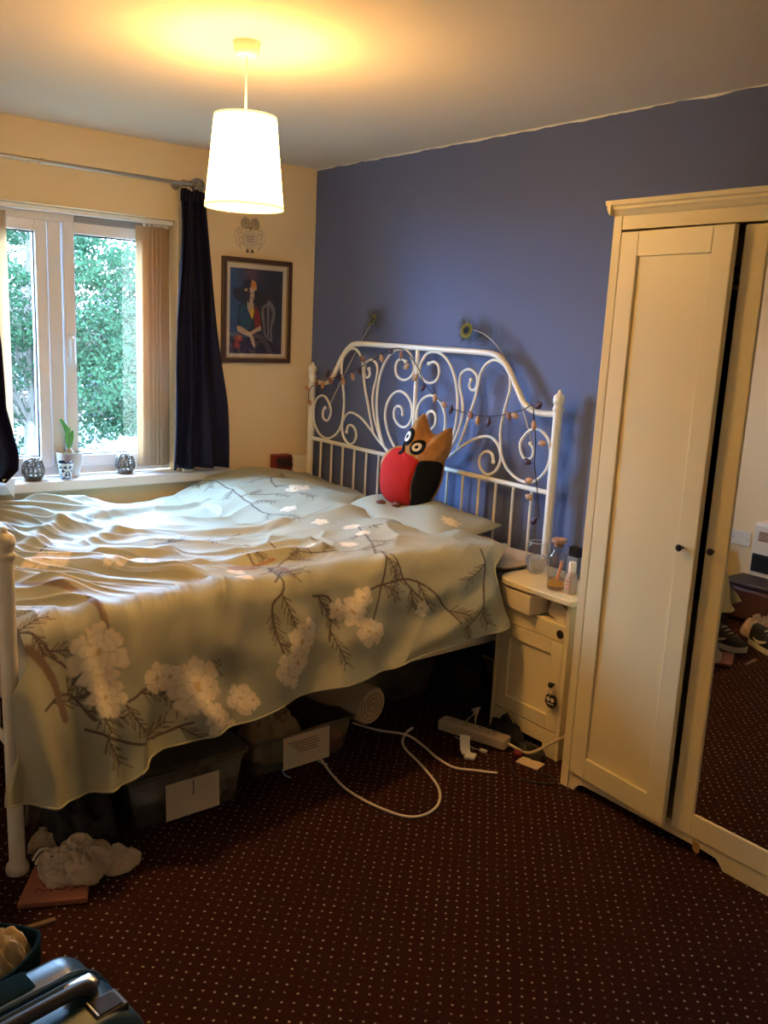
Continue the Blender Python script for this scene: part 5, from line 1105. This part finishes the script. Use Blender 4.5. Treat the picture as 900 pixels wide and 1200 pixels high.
tag(lump('black_filler', DARK, (1.58, -0.26, 0.002), (0.15, 0.10, 0.30), 48, folds=0.4, amp=0.10), 'black heap added under the bed head to keep the space dark', 'bag')  # added heap: hides the pale baseboard, stands in for shade under the bed
bk = thing('pink_book', 'large flat salmon-pink book lying on the carpet by the bed post', 'book', (1.87, -2.03, 0))
bo = [(1.968, -2.166), (2.042, -2.012), (1.855, -1.925), (1.745, -2.028)]
MB().prism(bo, lambda a, b, d: (a, b, d), 0.002, 0.017).obj('cover', mat('salmon_card', (0.30, 0.105, 0.07), 0.6, noise=0.1), bk, smooth=False, bevel=0.002)
m = MB()
for p in ([(1.945, -2.115), (1.935, -2.10), (1.952, -2.095), (1.95, -2.085)], [(1.962, -2.08), (1.948, -2.07), (1.966, -2.06), (1.975, -2.045), (1.96, -2.04)], [(1.985, -2.04), (1.99, -2.025), (1.975, -2.022)]): m.tube([(a, b, 0.0172) for a, b in catmull(p, 5)], 0.0014, 5)
m.obj('lettering', mat('dark_ink', (0.08, 0.015, 0.015), 0.6), bk)
WP = mat('white_carrier', (0.60, 0.50, 0.37), 0.45, trans=0.2, bump=0.9, bscale=22)
wb_ = thing('white_plastic_bag', 'crumpled white plastic bag on top of the pink book', 'bag', (1.95, -1.97, 0.017))
lump('bag', WP, (1.905, -1.985, 0.018), (0.088, 0.098, 0.078), 51, wb_, 0.20, 1.6, 100, folds=0.8)
lump('bag_end', WP, (1.925, -1.885, 0.004), (0.048, 0.070, 0.050), 57, wb_, 0.16, 1.6, 70, folds=0.7)
m = MB()
for k, (a, b) in enumerate(((1.850, -2.055), (1.855, -2.03), (1.872, -2.05))): m.box(a, a+0.02, b, b+0.006, 0.062, 0.066, (0.4, 0.5, 0.6+k))
m.obj('print', BLACK, wb_, smooth=False)
tag(lump('cream_towel', mat('cream_towel', (0.42, 0.34, 0.25), 0.95, bump=0.4), (1.765, -1.995, 0.018), (0.050, 0.075, 0.085), 53, amp=0.2, folds=0.5), 'cream rolled towel behind the white plastic bag, under the bed', 'towel')
m = MB().grid(lambda u, v: (1.60+0.015*math.sin(5*u), -1.985+0.11*(u-0.5)*(1-0.4*v), 0.002+0.19*v+0.012*math.sin(6*u)), 10, 6); tag(m.obj('brown_paper_bag', mat('brown_paper', (0.16, 0.115, 0.08), 0.8), solid=0.02, sharp=180), 'dull brown paper bag standing behind the cream towel under the bed', 'bag')
# striped laces
sl = thing('striped_socks', 'small heap of black and white striped socks on the pink book', 'socks', (1.83, -2.045, 0.017))
for k in range(7):
    m = MB(); m.tube(catmull([(1.800+0.011*k, -2.075, 0.021), (1.795+0.012*k, -2.055, 0.040+0.004*(k % 2)), (1.800+0.012*k, -2.03, 0.038), (1.805+0.012*k, -2.01, 0.022)], 4), 0.0068, 7); m.obj('stripe', BLACK if k % 2 == 0 else PLAST, sl)
tag(MB().box(2.052, 2.066, -2.215, -2.10, 0.001, 0.009, (0, 0, -0.10)).obj('wooden_ruler', mat('old_wood', (0.16, 0.10, 0.06), 0.6), smooth=False, bevel=0.001), 'thin brown wooden ruler on the carpet below the pink book', 'ruler')

# ------------------------------------------------------------------ cables and bits on the carpet
CW = mat('white_cable', (0.72, 0.64, 0.52), 0.45)
def cable(name, label, pts, r=0.0045, m=CW):
    t = tag(MB().tube(catmull(pts, 8), r, 8).obj(name, m), label, 'cable'); return t
z = 0.006
cable('white_cable', 'white cable snaking from the open storage box towards the bedside table', [(1.56, -0.80, z), (1.66, -0.76, z), (1.76, -0.70, z+0.006), (1.85, -0.695, z), (1.95, -0.715, z), (2.04, -0.712, z), (2.10, -0.66, z), (2.153, -0.612, z)])
cable('looped_cable', 'white cable making the big loop on the carpet', [(1.735, -0.645, z+0.01), (1.745, -0.69, z), (1.82, -0.76, z), (1.97, -0.80, z), (2.11, -0.85, z), (2.19, -0.92, z), (2.215, -1.0, z), (2.185, -1.06, z), (2.08, -1.10, z), (1.96, -1.115, z), (1.85, -1.10, z), (1.76, -1.075, z), (1.70, -1.06, z)])
ps = thing('power_strip', 'long cream power strip on the carpet before the bedside table', 'power strip', (1.905, -0.49, 0))
u_ = Vector((2.037-1.772, -0.445+0.532, 0)); L = u_.length+0.005; an = math.atan2(u_.y, u_.x)
Mps = Matrix.Translation((1.903, -0.486, 0.002)) @ Matrix.Rotation(an, 4, 'Z')
MB().box(-L/2, L/2, -0.030, 0.030, 0, 0.042).xf(Mps).obj('body', mat('cream_plastic', (0.60, 0.48, 0.33), 0.45), ps, bevel=0.008, smooth=False)
for k in range(4):
    s_ = MB(); c_ = -L/2+0.045+0.058*k
    s_.box(c_-0.022, c_+0.022, -0.023, 0.023, 0.042, 0.0435); s_.xf(Mps); so = s_.obj('socket', mat('cream_plastic', (0, 0, 0)), ps, smooth=False)
    s_ = MB(); s_.box(c_-0.003, c_+0.003, 0.008, 0.016, 0.0433, 0.0440); s_.box(c_-0.014, c_-0.008, -0.012, -0.008, 0.0433, 0.0440); s_.box(c_+0.008, c_+0.014, -0.012, -0.008, 0.0433, 0.0440); s_.xf(Mps); s_.obj('slots', BLACK, so, smooth=False)
MB().tube(catmull([tuple(Mps @ Vector((L/2-0.004, 0, 0.022))), tuple(Mps @ Vector((L/2+0.06, -0.012, 0.016))), (2.145, -0.432, 0.030), (2.20, -0.405, 0.078), (2.245, -0.388, 0.118), (2.262, -0.34, 0.14), (2.262, -0.22, 0.08), (2.255, -0.08, 0.02)], 8), 0.0052, 8).obj('flex', mat('cream_plastic', (0, 0, 0)), ps)
ch = thing('plug_adapter', 'small white plug adapter with folded foot on the carpet', 'adapter', (1.975, -0.605, 0))
MB().grid(lambda u, v: (lambda p: (p[0]+0.018*(u-0.5)*1.6, p[1]+0.022*(u-0.5)*1.0, p[2]))((1.955+0.045*v, -0.585-0.035*v+0.02*max(0, v-0.6), 0.004+0.05*(1-v)**1.6+0.006)), 5, 12).obj('body', PLAST, ch, solid=0.008, smooth=False)
MB().box(1.99, 2.03, -0.625, -0.585, 0.001, 0.012, (0, 0, 0.6)).obj('foot', PLAST, ch, smooth=False, bevel=0.003)
us = thing('usb_plug', 'small white cable plug lying beside the power strip', 'plug', (2.005, -0.535, 0))
MB().box(1.995, 2.022, -0.545, -0.530, 0.002, 0.012, (0, 0, 0.35)).obj('plug', PLAST, us, smooth=False, bevel=0.002)
MB().tube(catmull([(1.997, -0.541, 0.007), (1.97, -0.552, 0.006), (1.93, -0.553, 0.006), (1.90, -0.545, 0.006), (1.865, -0.545, 0.006)], 6), 0.002, 6).obj('lead', CW, us)
cd = thing('white_card', 'cream card lying flat by the bedside table foot', 'card', (2.168, -0.452, 0))
MB().box(2.118, 2.205, -0.482, -0.425, 0.001, 0.004, (0, 0, 0.22)).obj('card', mat('old_card', (0.62, 0.50, 0.34), 0.6), cd, smooth=False)
tag(lump('black_satchel', DARK, (1.99, -0.396, 0.001), (0.090, 0.024, 0.105), 61, amp=0.15, folds=0.4), 'dark cloth bag slumped against the bedside table plinth', 'bag')
tag(lump('black_tangle', mat('black_lead', (0.014, 0.013, 0.014), 0.5), (2.12, -0.405, 0.001), (0.055, 0.028, 0.045), 62, amp=0.3, folds=0.8), 'black tangle of leads at the bedside table foot', 'leads')
tag(MB().ball((2.098, -0.452, 0.0125), 0.016, 14, 8, (1.2, 0.9, 0.75)).obj('bottle_top', mat('crimson_plastic', (0.22, 0.012, 0.02), 0.4)), 'small crimson bottle top on the carpet beside the cream card', 'bottle top')
m = MB()
for k in range(4): m.tube(catmull([(1.845, -0.42, 0.008+0.02*k), (1.82+0.008*k, -0.40, 0.045+0.012*k), (1.80, -0.37-0.01*k, 0.055), (1.775, -0.36, 0.02), (1.79, -0.42, 0.006)], 5), 0.0022, 6)
tag(m.obj('cable_tangle', CW), 'tangle of thin white cables left of the bedside table', 'cable')
cable('grey_flex', 'thin grey flex drooping from the bedside table shelf behind the duvet', [(1.915, -0.395, 0.50), (1.935, -0.402, 0.455), (1.91, -0.42, 0.425), (1.875, -0.435, 0.40), (1.83, -0.42, 0.375), (1.79, -0.40, 0.37)], 0.0032, mat('grey_flex', (0.35, 0.30, 0.24), 0.5))
cable('black_lead', 'thin black lead lying on the carpet in front of the wardrobe foot', [(2.13, -0.52, 0.004), (2.18, -0.56, 0.004), (2.25, -0.56, 0.004), (2.31, -0.50, 0.004), (2.27, -0.47, 0.004), (2.22, -0.49, 0.004)], 0.003, mat('black_lead', (0, 0, 0)))
m = MB()
for p in ([(1.745, -1.235, 0.02), (1.765, -1.235, 0.008), (1.785, -1.225, 0.004)], [(1.745, -1.09, 0.012), (1.77, -1.08, 0.004), (1.772, -1.065, 0.004)]): m.tube(catmull(p, 5), 0.0022, 6)
tag(m.obj('blue_string', mat('pale_blue_string', (0.40, 0.50, 0.60), 0.6)), 'two loose pale blue strings below the open storage box', 'string')

# ------------------------------------------------------------------ suitcase with a cloth behind it
sc = thing('suitcase', 'teal-blue hard-shell suitcase standing upright with silver handle mounts', 'suitcase', (2.80, -2.46, 0))
TEAL = mat('teal_shell', (0.016, 0.062, 0.105), 0.34, coat=0.0, bump=0.03, bscale=30); TEALD = mat('teal_fabric', (0.006, 0.022, 0.026), 0.9, spec=0.05)
SIL = mat('silver_plate', (0.72, 0.66, 0.55), 0.25, metal=0.8); DKB = mat('dark_trim', (0.018, 0.018, 0.024), 0.35)
# local frame: a along the wide side, b across the thickness (towards the camera), z up
def sframe(o_, ang_): 
    M_ = Matrix.Translation(o_) @ Matrix.Rotation(ang_, 4, 'Z'); return M_
SA = math.radians(98.6)
SM = sframe((2.834, -2.258, 0.0), SA)       # origin: top corner near the bed; -a runs away to the left of the picture
SHT, SWD = 0.452, 0.40
def rbox(a0, a1, b0, b1, z0, z1, r):
    m_ = MB(); seg_ = 7
    def pos(s_, t):
        return s_, t
    n_ = 4*seg_; rings = []
    for (ins, bb) in ((r*0.30, b0), (r*0.08, b0+r*0.10), (0, b0+r*0.28), (0, b1-r*0.28), (r*0.08, b1-r*0.10), (r*0.30, b1)):
        o_ = []; rr = max(0.004, r*1.25-ins)
        for (ca, cz_, an0) in ((a1-ins-rr, z1-ins-rr, 0), (a0+ins+rr, z1-ins-rr, PI/2), (a0+ins+rr, z0+ins+rr, PI), (a1-ins-rr, z0+ins+rr, 1.5*PI)):
            o_ += [(ca+rr*math.cos(an0+t), bb, cz_+rr*math.sin(an0+t)) for t in np.linspace(0, PI/2, seg_)]
        rings.append(o_)
    v_ = [p for o_ in rings for p in o_]; f_ = [tuple(range(n_-1, -1, -1)), tuple(range((len(rings)-1)*n_, len(rings)*n_))]
    for k in range(len(rings)-1): f_ += [(k*n_+i, k*n_+(i+1) % n_, (k+1)*n_+(i+1) % n_, (k+1)*n_+i) for i in range(n_)]
    return m_.add(v_, f_)
rbox(-SWD, 0.0, 0.020, 0.090, 0.05, SHT, 0.045).xf(Matrix(SM)).obj('rear_shell', TEAL, sc, sharp=60)
rbox(-SWD-0.004, 0.008, -0.112, 0.010, 0.05, SHT+0.004, 0.05).xf(Matrix(SM)).obj('front_shell', TEAL, sc, sharp=60)
rbox(-SWD+0.010, -0.006, 0.004, 0.026, 0.058, SHT-0.008, 0.05).xf(Matrix(SM)).obj('zip_band', DKB, sc, sharp=60)
for bb in (0.006, 0.024):
    o_ = []; rr = 0.06
    for (ca, cz_, an0) in ((0.004-rr, SHT+0.002-rr, 0), (-SWD-0.002+rr, SHT+0.002-rr, PI/2), (-SWD-0.002+rr, 0.05+rr, PI), (0.004-rr, 0.05+rr, 1.5*PI)): o_ += [(ca+rr*math.cos(an0+t), bb, cz_+rr*math.sin(an0+t)) for t in np.linspace(0, PI/2, 7)]
    MB().tube(o_, 0.006, 8, closed=True).xf(Matrix(SM)).obj('rim', TEAL, sc)
h = MB(); h.tube(catmull([(-0.050, -0.034, SHT+0.004), (-0.056, -0.034, SHT+0.018), (-0.09, -0.034, SHT+0.022), (-0.24, -0.034, SHT+0.022), (-0.275, -0.034, SHT+0.018), (-0.28, -0.034, SHT+0.004)], 6), 0.011, 10).xf(Matrix(SM)); h.obj('carry_handle', mat('handle_rubber', (0.035, 0.032, 0.045), 0.5), sc)
for a0 in (-0.082, -0.30): rbox(a0, a0+0.052, -0.030, -0.006, SHT-0.002, SHT+0.018, 0.008).xf(Matrix(SM)).obj('handle_mount', SIL, sc)
lk = MB(); lk.box(-0.072, -0.016, -0.094, -0.050, SHT-0.010, SHT+0.005); lo = lk.xf(Matrix(SM)).obj('lock', DKB, sc, smooth=False, bevel=0.003)
MB().box(-0.062, -0.024, -0.088, -0.056, SHT+0.004, SHT+0.007).xf(Matrix(SM)).obj('lock_plate', mat('bronze_plate', (0.05, 0.042, 0.03), 0.7, spec=0.2), lo, smooth=False)
MB().box(-0.068, -0.065, -0.090, -0.054, SHT+0.004, SHT+0.009).xf(Matrix(SM)).obj('lock_edge', SIL, lo, smooth=False)
rbox(-SWD-0.002, -0.075, 0.034, 0.093, SHT-0.20, SHT+0.002, 0.03).xf(Matrix(SM)).obj('pocket', TEALD, sc, sharp=60)
for (a_, b_) in ((-0.05, -0.08), (-0.05, 0.06), (-SWD+0.05, -0.08), (-SWD+0.05, 0.06)):
    w_ = MB(); w_.tube([(a_-0.012, b_, 0.026), (a_+0.012, b_, 0.026)], 0.025, 18); w_.box(a_-0.016, a_+0.016, b_-0.012, b_+0.012, 0.03, 0.056); w_.xf(Matrix(SM)); w_.obj('wheel', DKB, sc)
bag = thing('green_holdall', 'dark green holdall behind the suitcase, holding pale cloth', 'bag', (2.60, -2.43, 0))
c_ = (2.60, -2.43)
MB().grid(lambda u, v: (c_[0]+(0.095+0.012*math.sin(6*u*PI)*v)*math.cos(2*PI*u)*(0.85+0.15*v), c_[1]+0.135*math.sin(2*PI*u)*(0.85+0.15*v), 0.002+0.39*v+0.012*math.sin(4*PI*u)*v), 40, 14, True).obj('body', TEALD, bag, solid=0.006, sharp=180)
MB().lathe([(0.001, 0), (0.085, 0)], (c_[0], c_[1], 0.004), 20, False, False).obj('base', TEALD, bag)
tag(lump('pale_cloth', mat('buff_cloth', (0.62, 0.47, 0.25), 0.85, bump=0.15, bscale=30), (2.60, -2.43, 0.34), (0.070, 0.105, 0.105), 71, amp=0.14, fr=2.4, n=90, folds=0.9), 'crumpled pale buff cloth in the top of the green holdall', 'cloth')

# ------------------------------------------------------------------ far end of the room, seen in the mirror
so = thing('wall_socket', 'white switched wall socket reflected in the wardrobe mirror', 'socket', (1.44, FY, 0.39))
MB().box(1.381, 1.502, FY, FY+0.010, 0.349, 0.433).obj('plate', PLAST, so, smooth=False, bevel=0.003)
MB().box(1.431, 1.451, FY+0.010, FY+0.014, 0.398, 0.421).obj('switch', PLAST, so, smooth=False, bevel=0.001)
for a in (1.397, 1.486): MB().tube([(a, FY+0.010, 0.391), (a, FY+0.0112, 0.391)], 0.005, 12).obj('screw', POLE, so)
ht = thing('wall_heater', 'white wall-mounted electric heater with dark grille reflected in the mirror', 'heater', (1.77, FY, 0.2))
MB().box(1.553, 2.06, FY, FY+0.085, 0.11, 0.520).obj('casing', PLAST, ht, smooth=False, bevel=0.018)
MB().box(1.567, 1.76, FY+0.085, FY+0.089, 0.235, 0.340).obj('grille', BLACK, ht, smooth=False, bevel=0.008)
for k in range(5): MB().box(1.575, 1.75, FY+0.089, FY+0.0905, 0.250+0.018*k, 0.252+0.018*k).obj('louver', mat('dark_louver', (0.03, 0.03, 0.033), 0.5), ht, smooth=False)
MB().box(1.590, 1.70, FY+0.085, FY+0.0862, 0.415, 0.470).obj('notice', mat('notice_print', (0.30, 0.16, 0.10), 0.7), ht, smooth=False)
for k in range(7): MB().tube([(1.596+0.014*k, FY+0.0866, 0.463), (1.603+0.014*k, FY+0.0866, 0.422)], 0.0015, 5).obj('print_stripe', PLAST, ht)
gb = thing('green_bag', 'limp green carrier bag leaning at the wall, reflected in the mirror', 'bag', (1.30, -2.95, 0))
MB().grid(lambda u, v: (1.297+(0.105-0.05*v*v)*math.cos(2*PI*u), -2.955+(0.07-0.045*v)*math.sin(2*PI*u), 0.003+0.36*v+0.012*math.sin(6*PI*u)*v), 32, 10, True).obj('body', mat('green_plastic', (0.10, 0.24, 0.012), 0.45, trans=0.2), gb, solid=0.003, sharp=180)
br_ = thing('leather_bag', 'brown leather bag by the wall, reflected in the mirror', 'bag', (1.75, -2.80, 0))
LB = mat('brown_leather', (0.085, 0.028, 0.014), 0.5, noise=0.2)
MB().box(1.545, 1.99, -2.93, -2.70, 0.002, 0.21).obj('body', LB, br_, bevel=0.03, sharp=60)
MB().box(1.54, 1.995, -2.935, -2.695, 0.195, 0.225, (0.03, 0, 0)).obj('flap', mat('dark_leather', (0.03, 0.018, 0.014), 0.5), br_, bevel=0.01, sharp=60)
MB().tube(catmull([(1.60, -2.695, 0.20), (1.585, -2.66, 0.12), (1.60, -2.665, 0.02)], 5), 0.011, 8).obj('strap', LB, br_)
tag(lump('dark_jacket', DARK, (1.50, -2.54, 0.002), (0.18, 0.11, 0.16), 81, amp=0.15, folds=0.6), 'black jacket dropped on the carpet by the leather bag, in the mirror', 'jacket')
tag(lump('grey_scarf', mat('beige_knit', (0.48, 0.37, 0.26), 0.95, bump=0.4), (1.90, -2.57, 0.002), (0.12, 0.08, 0.13), 82, amp=0.15, folds=0.8), 'beige knitted scarf heaped beyond the trainers, in the mirror', 'scarf')
def trainer(label, x, y, ang_):
    t = thing('trainer', label, 'shoe', (x, y, 0), 'trainers on the carpet')
    M_ = Matrix.Translation((x, y, 0)) @ Matrix.Rotation(ang_, 4, 'Z')
    wdt = lambda s_: 0.034+0.012*math.sin(PI*min(1, s_*1.05))-0.010*max(0, s_-0.85)*6*0.2
    def ol(k): 
        o_ = []
        for i in range(14): s_ = i/13; o_.append((-0.14+0.28*s_, wdt(s_)*k*math.sin(max(0.12, min(1, min(s_, 1-s_)*9))*PI/2)))
        return o_+[(a, -b) for a, b in o_[::-1]]
    MB().prism(ol(1.05), lambda a, b, d: (a, b, d+0.012*max(0, (a-0.08)/0.06)), 0.001, 0.028).xf(M_).obj('sole', PLAST, t, sharp=50)
    def up(u, v):
        s_ = u; hh = 0.085 if s_ < 0.35 else 0.085-0.05*min(1, (s_-0.35)/0.5); hh *= min(1, 0.35+min(s_, 1-s_)*9)
        th = PI*v; return (-0.135+0.27*s_, wdt(s_)*math.cos(th)*(min(1, 0.2+min(s_, 1-s_)*9)), 0.026+hh*math.sin(th)**0.7)
    MB().grid(up, 24, 14).xf(M_).obj('upper', mat('black_mesh', (0.012, 0.012, 0.014), 0.7), t, sharp=180)
    for sg in (-1, 1):
        sw = catmull([(-0.07, 0.052), (-0.045, 0.040), (-0.01, 0.040), (0.045, 0.060)], 6); n_ = len(sw); m_ = MB()
        m_.grid(lambda u, v: (lambda i: (sw[i][0], sg*(wdt((sw[i][0]+0.135)/0.27)*1.02), sw[i][1]+(v-0.5)*0.018*math.sin(PI*min(1, 0.15+0.9*(1-i/(n_-1))))))(int(round(u*(n_-1)))), n_, 3); m_.xf(M_).obj('side_tick', mat('shoe_white', (0.75, 0.70, 0.60), 0.5), t, solid=0.002, sharp=180)
    m_ = MB()
    for k in range(4): m_.tube([(-0.01+0.022*k, -0.018, 0.098-0.010*k), (-0.005+0.022*k, 0, 0.105-0.011*k), (-0.01+0.022*k, 0.018, 0.098-0.010*k)], 0.003, 6)
    m_.xf(M_).obj('laces', PLAST, t)
trainer('black trainer with white tick nearest the mirror, reflected at its right edge', 2.01, -2.40, 0.5)
trainer('black trainer with pale sole lying nearer the bed foot, reflected in the mirror', 1.85, -2.265, 0.2)
